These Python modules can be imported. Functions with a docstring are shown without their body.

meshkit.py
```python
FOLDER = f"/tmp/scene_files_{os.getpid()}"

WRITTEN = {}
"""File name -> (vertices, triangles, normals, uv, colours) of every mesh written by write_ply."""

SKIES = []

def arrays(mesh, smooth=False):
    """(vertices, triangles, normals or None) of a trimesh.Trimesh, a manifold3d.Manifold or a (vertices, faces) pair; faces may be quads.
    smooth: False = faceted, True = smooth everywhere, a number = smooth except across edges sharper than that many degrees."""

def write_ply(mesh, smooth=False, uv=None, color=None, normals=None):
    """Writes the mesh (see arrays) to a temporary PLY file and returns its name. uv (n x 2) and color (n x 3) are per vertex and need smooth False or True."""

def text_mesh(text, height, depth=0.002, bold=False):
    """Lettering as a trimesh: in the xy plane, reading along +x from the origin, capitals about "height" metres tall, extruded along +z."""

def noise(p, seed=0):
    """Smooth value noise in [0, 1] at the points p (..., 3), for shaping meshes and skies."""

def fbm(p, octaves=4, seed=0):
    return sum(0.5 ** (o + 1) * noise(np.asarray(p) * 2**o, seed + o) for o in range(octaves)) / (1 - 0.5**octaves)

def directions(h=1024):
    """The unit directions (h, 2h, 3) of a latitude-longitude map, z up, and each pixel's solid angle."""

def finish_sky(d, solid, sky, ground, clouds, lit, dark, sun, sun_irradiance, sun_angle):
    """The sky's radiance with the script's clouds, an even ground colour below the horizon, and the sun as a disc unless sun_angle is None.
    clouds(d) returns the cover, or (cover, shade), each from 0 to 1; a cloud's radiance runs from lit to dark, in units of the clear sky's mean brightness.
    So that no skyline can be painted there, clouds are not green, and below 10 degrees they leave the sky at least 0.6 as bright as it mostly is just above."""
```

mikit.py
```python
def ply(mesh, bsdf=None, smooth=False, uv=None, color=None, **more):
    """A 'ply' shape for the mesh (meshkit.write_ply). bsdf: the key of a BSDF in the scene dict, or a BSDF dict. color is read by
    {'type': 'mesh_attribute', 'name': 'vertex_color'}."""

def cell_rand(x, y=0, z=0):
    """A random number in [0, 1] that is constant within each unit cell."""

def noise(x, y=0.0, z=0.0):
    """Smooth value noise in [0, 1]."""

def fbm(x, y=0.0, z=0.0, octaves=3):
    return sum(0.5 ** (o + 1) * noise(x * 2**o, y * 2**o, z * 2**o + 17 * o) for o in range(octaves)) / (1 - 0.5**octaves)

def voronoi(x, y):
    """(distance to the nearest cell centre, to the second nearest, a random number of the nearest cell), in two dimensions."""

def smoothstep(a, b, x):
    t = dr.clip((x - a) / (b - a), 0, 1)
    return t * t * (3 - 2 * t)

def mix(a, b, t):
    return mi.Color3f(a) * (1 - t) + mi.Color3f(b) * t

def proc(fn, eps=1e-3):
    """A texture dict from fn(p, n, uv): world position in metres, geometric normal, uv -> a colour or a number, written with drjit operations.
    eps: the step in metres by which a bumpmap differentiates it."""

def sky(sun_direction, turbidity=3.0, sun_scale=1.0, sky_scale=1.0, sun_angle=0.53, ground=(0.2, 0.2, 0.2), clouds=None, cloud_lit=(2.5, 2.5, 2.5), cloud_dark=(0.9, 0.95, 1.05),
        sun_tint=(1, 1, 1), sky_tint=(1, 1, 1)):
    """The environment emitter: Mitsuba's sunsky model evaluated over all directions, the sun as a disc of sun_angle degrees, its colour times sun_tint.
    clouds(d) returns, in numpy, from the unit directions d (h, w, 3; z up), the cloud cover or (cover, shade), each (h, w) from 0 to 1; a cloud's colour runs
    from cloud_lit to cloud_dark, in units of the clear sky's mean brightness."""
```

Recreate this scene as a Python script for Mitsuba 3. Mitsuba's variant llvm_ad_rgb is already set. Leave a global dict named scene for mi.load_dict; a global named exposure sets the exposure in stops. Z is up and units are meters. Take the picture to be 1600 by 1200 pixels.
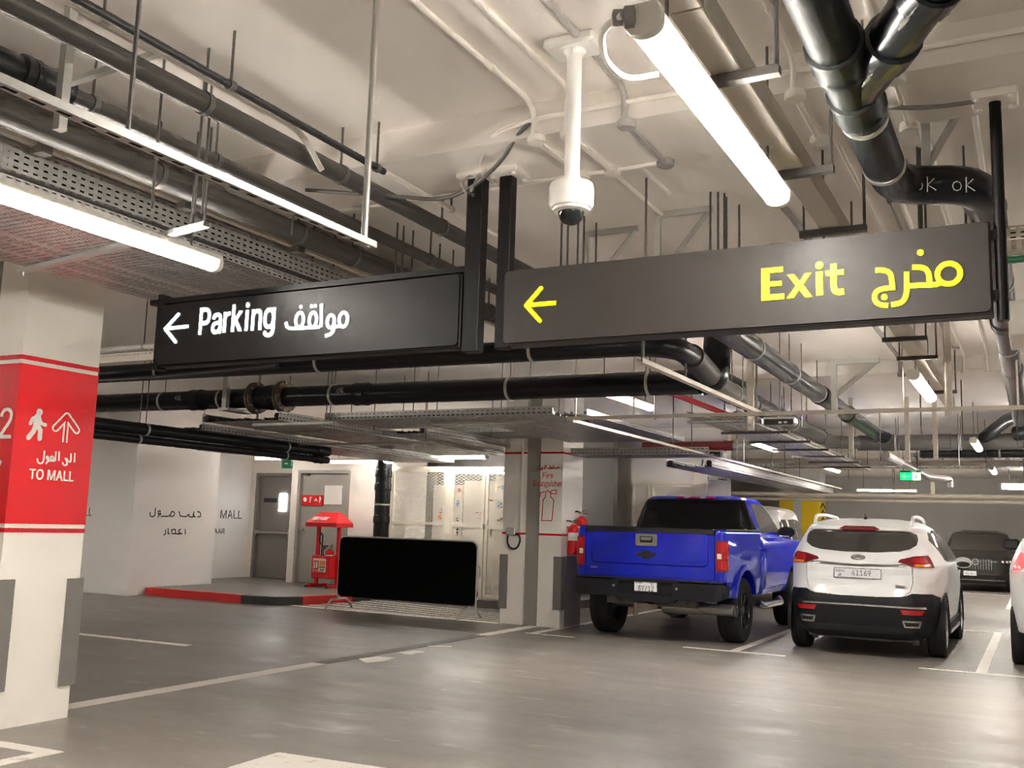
import math, random
import numpy as np, trimesh, manifold3d as m3
import mitsuba as mi, drjit as dr
import mikit, meshkit
from mikit import proc, noise, fbm, mix, smoothstep
from shapely.geometry import Polygon, LineString, Point, MultiPolygon, box as sbox
from shapely.ops import unary_union
from shapely import affinity
from scipy.interpolate import PchipInterpolator
random.seed(7); rng = np.random.default_rng(7)
T = mi.ScalarTransform4f
scene, labels = {}, {}

# ---------------------------------------------------------------- camera, exposure
CAM = np.array([0, 0, 1.45])
yaw, pit, rol = math.radians(-28.072), math.radians(8.034), math.radians(1.753)
fw = np.array([math.sin(yaw)*math.cos(pit), math.cos(yaw)*math.cos(pit), math.sin(pit)])
rt = np.array([math.cos(yaw), -math.sin(yaw), 0.0]); up0 = np.cross(rt, fw)
upv = -rt*math.sin(rol) + up0*math.cos(rol)
scene['camera'] = {'type': 'perspective', 'fov_axis': 'x', 'fov': math.degrees(2*math.atan(800/1539.5)), 'near_clip': 0.05, 'far_clip': 200.0,
                   'to_world': T().look_at(origin=CAM.tolist(), target=(CAM+fw).tolist(), up=upv.tolist())}
exposure = 2.6
LAMP = (24.5, 23.0, 20.8)

# ---------------------------------------------------------------- materials
def srgb(h):
    if isinstance(h, str): c = np.array([int(h[i:i+2], 16) for i in (0, 2, 4)])/255.0
    else: c = np.array(h)/255.0
    return [float(x) for x in np.where(c <= .04045, c/12.92, ((c+.055)/1.055)**2.4)]
def mat(key, col, rough=.5, metal=0.0, spec=.5, coat=0.0, **kw):
    c = col if isinstance(col, dict) else {'type': 'rgb', 'value': srgb(col) if isinstance(col, str) else list(col)}
    d = {'type': 'principled', 'base_color': c, 'roughness': rough, 'metallic': metal, 'specular': spec}
    if coat: d['clearcoat'] = coat; d['clearcoat_gloss'] = .95
    d.update(kw); scene[key] = {'type': 'twosided', 'bsdf': d}
def glow(rgb, w=1.0): return {'type': 'area', 'radiance': {'type': 'rgb', 'value': list(rgb)}, 'sampling_weight': w}

def f_floor(p, n, uv):
    a = fbm(p.x*.35, p.y*.35, 3.0, octaves=4); b = fbm(p.x*1.4+9, p.y*5.0, 1.0, octaves=4); c = fbm(p.x*22, p.y*22, 5.0, octaves=2)
    k = .80 + .22*a + .20*(b-.5) + .08*(c-.5)
    sc = smoothstep(.72, .80, fbm(p.x*2.6, p.y*9.0, 8.0, octaves=4))*.035
    k = k*dr.select(p.x < -6.42, .70, 1.0)  # darker left of the joint: shade from the trays put into the colour
    return mi.Color3f(.205, .186, .166)*k + sc
def f_floor_r(p, n, uv):
    return .30 + .22*fbm(p.x*1.1, p.y*4.5, 2.0, octaves=3)
def f_paint(p, n, uv):
    return mi.Color3f(.80, .755, .69)*(.92 + .12*fbm(p.x*1.7, p.y*1.7, p.z*1.7, octaves=4))
def f_ceil(p, n, uv):
    return mi.Color3f(.72, .675, .625)*(.90 + .14*fbm(p.x*.9, p.y*.9, p.z*3, octaves=4))
def f_line(p, n, uv):
    w = smoothstep(.66, .80, fbm(p.x*9, p.y*9, 1.0, octaves=4))
    return mix((.66, .62, .56), (.36, .33, .29), w*.7)
def f_galv(p, n, uv):
    return mi.Color3f(.44, .43, .41)*(.80 + .4*fbm(p.x*40, p.y*40, p.z*40, octaves=2))
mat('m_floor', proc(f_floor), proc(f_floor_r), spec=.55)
mat('m_paint', proc(f_paint), .65, spec=.25)
mat('m_ceil', proc(f_ceil), .8, spec=.15)
mat('m_line', proc(f_line), .5)
mat('m_lineold', (.50, .46, .42), .5)
mat('m_jointdark', (.10, .095, .085), .6)
mat('m_galv', proc(f_galv), .42, metal=.75)
mat('m_galvflat', (.50, .49, .46), .45, metal=.6)
mat('m_galvlight', (.62, .56, .48), .5, metal=.2)
mat('m_steel', (.35, .34, .32), .4, metal=.8)
mat('m_rod', (.10, .095, .09), .5, metal=.5)
mat('m_pipegrey', (.055, .050, .045), .45, spec=.3)
mat('m_pipeblack', (.007, .0075, .0085), .36, spec=.3)
mat('m_pipenew', (.005, .006, .008), .25, spec=.35)
mat('m_conduit', (.76, .72, .66), .5)
mat('m_conduitgrey', (.19, .175, .165), .5)
mat('m_white', (.78, .76, .72), .45)
mat('m_cream', (.74, .66, .50), .5)
mat('m_trunk', (.48, .44, .37), .5)
mat('m_red', (.62, .008, .013), .45)
mat('m_redline', (.50, .006, .014), .45)
mat('m_redpaint', (.55, .03, .03), .4)
mat('m_blackpaint', (.03, .03, .03), .5)
mat('m_signface', (.026, .022, .0205), .45, spec=.25)
mat('m_signdark', (.0042, .0038, .0036), .45, spec=.14)
mat('m_pipematte', (.007, .009, .009), .5, spec=.18)
mat('m_darkred', (.09, .008, .008), .45)
mat('m_black', (.012, .012, .013), .5)
mat('m_rubber', (.018, .018, .019), .75, spec=.3)
mat('m_cloth', (.0025, .0025, .0028), .95, spec=.05)
mat('m_grey', (.17, .16, .145), .6)
mat('m_greystrip', (.27, .255, .225), .6)
mat('m_doorgrey', (.30, .285, .255), .45)
mat('m_doordark', (.20, .188, .172), .45)
mat('m_panelw', (.80, .77, .75), .55)
mat('m_panels', (.50, .465, .44), .55)
mat('m_ink', (.03, .028, .026), .5)
mat('m_cage', (.80, .74, .62), .45)
mat('m_cabinet', (.78, .75, .70), .45)
mat('m_yellow', (.72, .48, .015), .5)
mat('m_green', (.02, .22, .10), .5)
mat('m_greenpipe', (.03, .16, .07), .45)
mat('m_chrome', (.80, .80, .80), .08, metal=1.0)
mat('m_alu', (.62, .62, .62), .25, metal=1.0)
mat('m_glass', (.006, .007, .008), .04, spec=.6)
mat('m_glassgrey', (.05, .047, .043), .05, spec=.8)
mat('m_blue', (.0015, .011, .40), .10, spec=.7, coat=1.0)
mat('m_carwhite', (.84, .86, .86), .25, spec=.5, coat=1.0)
mat('m_carcream', (.74, .70, .66), .3, spec=.5, coat=1.0)
mat('m_carblack', (.020, .019, .018), .15, spec=.6, coat=1.0)
mat('m_clad', (.010, .011, .014), .5, spec=.3)
mat('m_lampred', (.42, .004, .008), .1, spec=.6, coat=1.0)
mat('m_lampdark', (.16, .004, .010), .1, spec=.6, coat=1.0)
mat('m_lampclear', (.62, .58, .52), .12, spec=.6, coat=1.0)
mat('m_amber', (.75, .22, .03), .15, spec=.6)
mat('m_plate', (.78, .80, .82), .4)
mat('m_housing', (.55, .52, .46), .45)
mat('m_diffuser', (.8, .8, .8), .5)
mat('m_brown', (.20, .12, .05), .6)
mat('m_bluesticker', (.06, .18, .45), .5)
mat('m_wallgrey', (.50, .48, .46), .7)
mat('m_skirt', (.10, .098, .095), .6)
mat('m_blackgloss', (.014, .014, .015), .2, spec=.6)
mat('m_brownsteel', (.11, .085, .06), .55, metal=.3)

# ---------------------------------------------------------------- naming
used = {}
def uniq(k):
    i = used.get(k, -1)+1; used[k] = i
    return k if i == 0 else f'{k}_{i:03d}'
def tag(k, label=None, cat=None, group=None, kind=None):
    d = labels.setdefault(k, {})
    for a, b in (('label', label), ('category', cat), ('group', group), ('kind', kind)):
        if b: d[a] = b
    return k
def thing(name, label, cat, group=None):
    k = uniq(name); return tag(k, label, cat, group)
def part(parent, name, mesh, m, smooth=32, label=None, kind=None, emit=None):
    k = uniq(parent+'__'+name if parent else name)
    scene[k] = mikit.ply(mesh, m, smooth)
    if emit: scene[k]['emitter'] = emit
    if label or kind: tag(k, label, None, None, kind)
    return k
def solo(name, mesh, m, label, cat, group=None, smooth=32):
    return tag(part(None, name, mesh, m, smooth), label, cat, group)
def struct(name, mesh, m, parent=None, smooth=False, label=None):
    k = part(parent, name, mesh, m, smooth)
    if not parent: tag(k, label, None, None, 'structure')
    return k

# ---------------------------------------------------------------- mesh helpers
cat = trimesh.util.concatenate
def box(x0, x1, y0, y1, z0, z1):
    b = trimesh.creation.box((abs(x1-x0), abs(y1-y0), abs(z1-z0))); b.apply_translation(((x0+x1)/2, (y0+y1)/2, (z0+z1)/2)); return b
def frame(p0, d, hint=(0, 0, 1)):
    d = np.asarray(d, float); d = d/np.linalg.norm(d)
    h = np.asarray(hint, float)
    if abs(d@h) > .98: h = np.array([1.0, 0, 0])
    a = np.cross(h, d); a /= np.linalg.norm(a); b = np.cross(d, a)
    return a, b, d
def arc_path(pts, rad=0.0, n=6):
    pts = [np.asarray(p, float) for p in pts]
    if rad <= 0 or len(pts) < 3: return np.array(pts)
    out = [pts[0]]
    for i in range(1, len(pts)-1):
        p, q, r = pts[i-1], pts[i], pts[i+1]
        a = (p-q); la = np.linalg.norm(a); b = (r-q); lb = np.linalg.norm(b); a /= la; b /= lb
        t = min(rad, la*.49, lb*.49)
        A, B = q+a*t, q+b*t
        for s in np.linspace(0, 1, n): out.append((1-s)**2*A + 2*s*(1-s)*q + s*s*B)
    out.append(pts[-1]); return np.array(out)
def tube(pts, r, n=14, rad=0.0, cap=True):
    p = arc_path(pts, rad); r = np.broadcast_to(r, (len(p),))
    t = np.gradient(p, axis=0); t /= np.linalg.norm(t, axis=1, keepdims=True)+1e-12
    a, b, _ = frame(p[0], t[0]); A = [a]
    for i in range(1, len(p)):
        a = A[-1]-t[i]*(A[-1]@t[i]); a /= np.linalg.norm(a); A.append(a)
    A = np.array(A); B = np.cross(t, A); th = np.arange(n)*2*np.pi/n
    v = p[:, None]+r[:, None, None]*(np.cos(th)[None, :, None]*A[:, None]+np.sin(th)[None, :, None]*B[:, None])
    v = v.reshape(-1, 3); f = []
    for i in range(len(p)-1):
        for j in range(n):
            k = (j+1) % n
            f += [(i*n+j, i*n+k, (i+1)*n+k), (i*n+j, (i+1)*n+k, (i+1)*n+j)]
    if cap:
        c0 = len(v); v = np.vstack([v, p[0], p[-1]]); L = (len(p)-1)*n
        for j in range(n):
            k = (j+1) % n; f += [(c0, k, j), (c0+1, L+j, L+k)]
    return trimesh.Trimesh(v, np.array(f), process=False)
def cyl(p0, p1, r, n=16): return tube([p0, p1], r, n)
def ring(c, d, r, w, th, n=24):
    c = np.asarray(c, float); d = np.asarray(d, float)/np.linalg.norm(d)
    return lathe([(r-th, -w/2), (r, -w/2), (r, w/2), (r-th, w/2), (r-th, -w/2)], c, d, n)
def lathe(prof, o=(0, 0, 0), d=(0, 0, 1), n=28):
    a, b, d = frame(o, d); prof = np.asarray(prof, float); th = np.arange(n)*2*np.pi/n
    v = (np.asarray(o, float)+prof[:, None, 0:1]*(np.cos(th)[None, :, None]*a+np.sin(th)[None, :, None]*b)+prof[:, None, 1:2]*d).reshape(-1, 3)
    f = []
    for i in range(len(prof)-1):
        for j in range(n):
            k = (j+1) % n
            f += [(i*n+j, i*n+k, (i+1)*n+k), (i*n+j, (i+1)*n+k, (i+1)*n+j)]
    m = trimesh.Trimesh(v, np.array(f), process=False); m.update_faces(m.nondegenerate_faces()); return m
def polys(s):
    if s.is_empty: return []
    return [g for g in getattr(s, 'geoms', [s]) if isinstance(g, Polygon) and g.area > 1e-9]
def extr(shape, depth, o=(0, 0, 0), u=(1, 0, 0), v=(0, 0, 1), w=None):
    """2D shape in the plane (o, u, v), extruded by depth along w (default u x v)."""
    ms = [trimesh.creation.extrude_polygon(g, depth, engine='earcut') for g in polys(shape)]
    m = cat(ms); u, v = np.asarray(u, float), np.asarray(v, float); w = np.cross(u, v) if w is None else np.asarray(w, float)
    M = np.eye(4); M[:3, 0], M[:3, 1], M[:3, 2], M[:3, 3] = u, v, w, o
    m.apply_transform(M)
    return m
def rrect(x0, x1, y0, y1, r): return sbox(x0+r, y0+r, x1-r, y1-r).buffer(r, quad_segs=6)
def stroke(pts, w, cap='flat', closed=False, smooth=0):
    p = np.array(pts, float)
    for _ in range(smooth):
        q = [p[0]]
        for a, b in zip(p[:-1], p[1:]): q += [a*.75+b*.25, a*.25+b*.75]
        q.append(p[-1]); p = np.array(q)
    if closed: p = np.vstack([p, p[:1]])
    return LineString(p).buffer(w/2, cap_style=cap, join_style='round', quad_segs=5)
def text2d(s, h, bold=False, extra=0.0):
    m = meshkit.text_mesh(s, h, .01, bold)
    tri = m.vertices[m.faces]; top = tri[(tri[:, :, 2] > .009).all(1)][:, :, :2]
    g = unary_union([Polygon(t).buffer(h*.0005) for t in top])
    return g.buffer(extra) if extra else g
def fit(shape, x0, y0, x1, y1):
    a, b, c, d = shape.bounds
    s = affinity.translate(shape, -a, -b); return affinity.translate(affinity.scale(s, (x1-x0)/(c-a), (y1-y0)/(d-b), origin=(0, 0)), x0, y0)
def glyphs(shape):
    """split lettering into single letters, dots kept with the stem below them"""
    gs = sorted(polys(shape), key=lambda g: g.bounds[0]); out = []
    for g in gs:
        for i, o in enumerate(out):
            ov = min(g.bounds[2], o.bounds[2])-max(g.bounds[0], o.bounds[0])
            if ov > .6*min(g.bounds[2]-g.bounds[0], o.bounds[2]-o.bounds[0]): out[i] = unary_union([o, g]); break
        else: out.append(g)
    return out
def slots(o, u, v, lu, lv, pu, pv, su, sv, stagger=False):
    """perforated sheet: a flat sheet in (o, u, v), pitch pu x pv, a slot su x sv in each cell"""
    o, u, v = (np.asarray(q, float) for q in (o, u, v))
    nu, nv = max(1, int(round(lu/pu))), max(1, int(round(lv/pv))); pu, pv = lu/nu, lv/nv
    i, j = np.meshgrid(np.arange(nu), np.arange(nv), indexing='ij'); i, j = i.ravel(), j.ravel()
    hx, hy = su/2, sv/2
    sh = np.where(j % 2 == 1, pu*.18, -pu*.18) if stagger else np.zeros(len(i))
    c = np.array([(0, 0), (1, 0), (1, 1), (0, 1)], float)
    outer = np.stack([(i[:, None]+c[None, :, 0])*pu, (j[:, None]+c[None, :, 1])*pv], -1)
    cen = np.stack([(i+.5)*pu+sh, (j+.5)*pv], -1)
    inner = cen[:, None]+np.array([(-hx, -hy), (hx, -hy), (hx, hy), (-hx, hy)])[None]
    q = np.concatenate([outer, inner], 1).reshape(-1, 2)
    f = np.array([(0, 1, 5), (0, 5, 4), (1, 2, 6), (1, 6, 5), (2, 3, 7), (2, 7, 6), (3, 0, 4), (3, 4, 7)])
    F = (f[None]+8*np.arange(len(i))[:, None, None]).reshape(-1, 3)
    return trimesh.Trimesh(o+q[:, :1]*u+q[:, 1:]*v, F, process=False)
def diamond(o, u, v, lu, lv, pu, pv, w=.005):
    """expanded metal: ribbons along both diagonals"""
    o, u, v = (np.asarray(q, float) for q in (o, u, v)); nu, nv = int(lu/pu), int(lv/pv)
    pu, pv = lu/nu, lv/nv; P = []
    for i in range(nu):
        for j in range(nv):
            x0, x1, y0, y1 = i*pu, (i+1)*pu, j*pv, (j+1)*pv; xm, ym = (x0+x1)/2, (y0+y1)/2
            P += [((x0, ym), (xm, y1)), ((xm, y1), (x1, ym)), ((x1, ym), (xm, y0)), ((xm, y0), (x0, ym))]
    P = np.array(P); d = P[:, 1]-P[:, 0]; d /= np.linalg.norm(d, axis=1, keepdims=True); nrm = np.stack([-d[:, 1], d[:, 0]], -1)*w/2
    q = np.stack([P[:, 0]-nrm, P[:, 1]-nrm, P[:, 1]+nrm, P[:, 0]+nrm], 1).reshape(-1, 2)
    F = (np.array([(0, 1, 2), (0, 2, 3)])[None]+4*np.arange(len(P))[:, None, None]).reshape(-1, 3)
    return trimesh.Trimesh(o+q[:, :1]*u+q[:, 1:]*v, F, process=False)
def man(m):
    m = m.copy(); m.merge_vertices(digits_vertex=6); m.update_faces(m.nondegenerate_faces())
    return m3.Manifold(m3.Mesh(np.asarray(m.vertices, np.float32), np.asarray(m.faces, np.uint32)))
def tri(M):
    k = M.to_mesh(); return trimesh.Trimesh(k.vert_properties[:, :3], k.tri_verts, process=False)
def bbox(x0, x1, y0, y1, z0, z1, r=.01):
    """box with chamfered edges"""
    c = [m3.Manifold.cube([x1-x0-2*(r if k != 0 else 0), y1-y0-2*(r if k != 1 else 0), z1-z0-2*(r if k != 2 else 0)], True) for k in range(3)]
    return tri(m3.Manifold.batch_hull(c).translate([(x0+x1)/2, (y0+y1)/2, (z0+z1)/2]))

# ================================================================ SETTING
ZC, ZS = 3.36, 3.2           # slab and beam soffit
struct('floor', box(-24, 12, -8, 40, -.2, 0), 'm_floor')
struct('ceiling', box(-24, 12, -8, 40, ZC, ZC+.2), 'm_ceil')
for y0, y1, z in ((3.82, 4.36, ZS), (11.35, 12.1, ZS), (18.9, 19.6, ZS), (26.4, 27.1, 3.1), (-3.7, -3.1, ZS)):
    struct('ceiling_beam', box(-24, 12, y0, y1, z, ZC), 'm_ceil')
struct('wall_back', box(-24, 12, 35.8, 36.1, 0, ZC), 'm_wallgrey')
struct('wall_front', box(-24, 12, -8.2, -8, 0, ZC), 'm_paint')
struct('wall_right', box(12, 12.2, -8, 36, 0, ZC), 'm_paint')
struct('wall_left', box(-24.2, -24, -8, 36, 0, ZC), 'm_paint')

# floor paint
def fline(poly, m='m_line', name='bay_line', h=.003):
    struct(name, extr(Polygon(poly), h, (0, 0, 0), (1, 0, 0), (0, 1, 0)), m, 'floor')
def fseg(a, b, w, **k):
    a, b = np.array(a, float), np.array(b, float); d = (b-a)/np.linalg.norm(b-a); n = np.array([-d[1], d[0]])*w/2
    fline([a-n, b-n, b+n, a+n], **k)
for i, X in enumerate((-6.02, -3.30, -.60, 2.13)):
    y1 = 17.3
    fseg((X, 12.1), (X, y1), .11)
    fseg((X-.62 if i else X-.1, 12.06), (X+.62, 12.06), .09)
    if i: fseg((X-.6, 17.35), (X+.6, 17.35), .09)
    fseg((X, 23.2), (X, 28.6), .11)
fseg((-6, 28.6), (4, 28.6), .1); fseg((-3.2, 17.35), (2.4, 17.35), .07)
# expansion joint of the floor along the column row
struct('joint_strip', box(-6.50, -6.33, 5.0, 8.1, 0, .004), 'm_lineold', 'floor')
struct('joint_strip', box(-6.50, -6.33, 8.1, 11.4, 0, .004), 'm_jointdark', 'floor')
struct('joint_strip', box(-6.50, -6.33, 11.4, 12.94, 0, .004), 'm_line', 'floor')
fseg((-6.5, 9.9), (-6.1, 10.15), .07, name='worn_mark'); 
# worn paint patches on the joint
for q in ([(-6.3023,8.6077),(-6.2647,8.8961),(-6.0643,8.9395),(-6.0189,8.6648),(-6.0775,8.4345)], [(-6.2846,9.2846),(-6.2141,9.5602),(-6.0791,9.5357),(-6.0911,9.2471)], [(-6.4451,7.3578),(-6.5282,7.5493),(-6.4207,7.4809),(-6.3365,7.2967)]):
    fline(q, name='worn_mark')
# lines left of the near column
fseg(*[(-10.7322,8.1488),(-8.3513,8.2437)], .12)
fline([(-5.8032,4.2079),(-5.2506,4.2426),(-5.2486,3.8213),(-5.3668,3.9037),(-5.3569,4.1257),(-5.65,4.1011)], name='arrow_mark')
fline([(-4.191,4.4582),(-4.2089,4.9685),(-3.2848,5.0405),(-3.2691,4.2025),(-3.8744,3.9291)], name='arrow_mark')

# raised pavement on the left, painted kerb
plat = Polygon([(-20, 12.75), (-11.55, 12.75), (-11.15, 12.85), (-10.95, 13.1), (-10.72, 14.3), (-10.72, 20), (-20, 20)])
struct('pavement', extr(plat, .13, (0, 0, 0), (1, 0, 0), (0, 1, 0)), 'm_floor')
def kerb(pts, m):
    g = LineString(pts).buffer(.07, cap_style='flat', join_style='round', single_sided=False)
    struct('kerb_stone', extr(g, .134, (0, 0, 0), (1, 0, 0), (0, 1, 0)), m, 'pavement')
kerb([(-13.95, 12.73), (-11.72, 12.73)], 'm_redpaint')
kerb([(-11.72, 12.73), (-11.5, 12.73), (-11.15, 12.82), (-10.96, 13.05), (-10.92, 13.2)], 'm_blackpaint')
kerb([(-10.92, 13.2), (-10.72, 14.3)], 'm_redpaint')
kerb([(-10.72, 14.3), (-10.72, 15.05)], 'm_blackpaint')
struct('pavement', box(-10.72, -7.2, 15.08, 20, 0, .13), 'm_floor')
struct('kerb_stone', box(-10.72, -7.2, 15.0, 15.1, 0, .134), 'm_grey', 'pavement')
# hatched no-parking area
fseg((-10.9, 12.97), (-6.99, 12.92), .1, name='hatch_stripe')
for k in range(9):
    x = -10.62+.0*k
    a = (-10.75, 13.25+.33*k); b = (-7.05, 12.97+.33*k*.7)
    if a[1] < 15: fseg(a, b, .05, name='hatch_stripe')

# columns
def column(nm, x0, x1, y0, y1, joint, label):
    k = struct(nm, box(x0, joint[0], y0, y1, 0, ZC), 'm_paint', smooth=False, label=label)
    struct('column_half', box(joint[1], x1, y0, y1, 0, ZC), 'm_paint', k)
    struct('joint_filler', box(joint[0]-.01, joint[1]+.01, y0+.045, y1-.03, 0, ZC), 'm_greystrip', k)
    return k
cl = column('column', -6.98, -6.1, 4.30, 4.93, (-6.63, -6.40), 'near white column with red wayfinding band')
cm = column('column', -6.99, -6.03, 12.95, 13.66, (-6.63, -6.39), 'farther white column with fire extinguisher lettering')
e = .004
def band(k, z0, z1, x0, x1, y0, y1, m, name='painted_band'):
    struct(name, box(x0-e, x1+e, y0-e, y1+e, z0, z1), m, k)
band(cl, 1.345, 2.433, -6.40, -6.10, 4.30, 4.93, 'm_red'); band(cl, 1.345, 2.433, -6.98, -6.63, 4.30, 4.93, 'm_red')
for z0, z1 in ((2.462, 2.493), (1.286, 1.316)):
    for a, b in ((-6.40, -6.10), (-6.98, -6.63)): band(cl, z0, z1, a, b, 4.30, 4.93, 'm_redline')
for z0, z1 in ((2.468, 2.496), (1.288, 1.318)):
    for a, b in ((-6.39, -6.03), (-6.99, -6.63)): band(cm, z0, z1, a, b, 12.95, 13.66, 'm_redline')
# corner guards
def guard(k, x, y, sx, sy, z0, z1, w=.105, t=.022):
    m = tri(man(box(x-sx*w, x+sx*t, y-sy*w, y+sy*t, z0, z1))-man(box(x-sx*(w+.1), x, y-sy*(w+.1), y, z0-1, z1+1)))
    struct('corner_guard', m, 'm_grey', k)
guard(cl, -6.1, 4.30, 1, -1, .245, .975); guard(cl, -6.1, 4.93, 1, 1, .225, .965)
guard(cm, -6.03, 12.95, 1, -1, .25, .995); guard(cm, -6.99, 12.95, -1, -1, .22, .995)
struct('grey_dado', box(-6.37, -6.028, 13.10, 13.665, .0, 1.0), 'm_greystrip', cm)
# lettering of the near column, on its right face (+x): u = +y, v = z
def on_x(shape, X, m, k, name='lettering', d=.004, label=None): return part(k, name, extr(shape, d, (X, 0, 0), (0, 1, 0), (0, 0, 1)), m, False, label)
def on_y(shape, Y, m, k, name='lettering', d=.004, label=None): return part(k, name, extr(shape, d, (0, Y, 0), (1, 0, 0), (0, 0, 1), w=(0, -1, 0)), m, False, label)
C1 = (0, 600, 6.667)
XC = -6.1+e-.001
man_ = unary_union([Point([(4.4741,2.1137)][0]).buffer(.024),
    stroke([(4.463,2.0776),(4.4603,2.0138)], .052, 'round'),
    stroke([(4.4556,2.0768),(4.425,2.0635),(4.412,2.0276)], .026, 'round'),
    stroke([(4.4734,2.0787),(4.4914,2.0384),(4.5288,2.0288)], .025, 'round'),
    stroke([(4.4522,2.0197),(4.4418,1.9787),(4.4065,1.9304)], .034, 'round'),
    stroke([(4.467,2.0212),(4.4929,1.9903),(4.4935,1.9302)], .033, 'round')])
for g in polys(man_): on_x(g, XC, 'm_white', cl, 'walking_figure')
ar = stroke([(4.6124,2.0169),(4.6945,2.1076),(4.7846,2.0173)], .058, 'round')
st = stroke([(4.695,2.1029),(4.6959,1.9196)], .042, 'flat')
o_ = unary_union([ar, st]); inner = unary_union([ar.buffer(-.0125), stroke([(4.6957,2.0823),(4.6956,1.9004)], .019, 'flat')])
on_x(o_.difference(inner), XC, 'm_white', cl, 'outline_arrow')
C2 = None
for pts, sm in (([(4.7885,1.8542),(4.79,1.7874)], 0), ([(4.7569,1.849),(4.761,1.7958),(4.7534,1.7849),(4.7349,1.7939),(4.7255,1.807),(4.711,1.8093),(4.727,1.7934),(4.7312,1.7698),(4.7189,1.7587),(4.7001,1.7643),(4.6928,1.7808)], 1),
                ([(4.6591,1.8531),(4.6614,1.7888)], 0), ([(4.6326,1.8531),(4.6344,1.7937),(4.6261,1.785),(4.6106,1.7853),(4.5953,1.7842)], 1),
                ([(4.6142,1.7876),(4.5942,1.7942),(4.5938,1.8124),(4.6085,1.8188),(4.6184,1.8061),(4.6142,1.7876),(4.5801,1.7832)], 1),
                ([(4.5794,1.7898),(4.562,1.7953),(4.5604,1.8099),(4.5706,1.8147),(4.5779,1.8032),(4.5767,1.7796),(4.5598,1.7604)], 1),
                ([(4.5398,1.8526),(4.5409,1.7805),(4.5307,1.7631),(4.507,1.7595),(4.4934,1.7738),(4.4928,1.7937)], 1)):
    on_x(stroke(pts, .0115, 'flat', smooth=sm), XC, 'm_white', cl, 'arabic_letter')
for g in glyphs(fit(text2d('TO MALL', .08, True), 4.440, 1.648, 4.798, 1.722)): on_x(g, XC, 'm_white', cl, 'letter')
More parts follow.
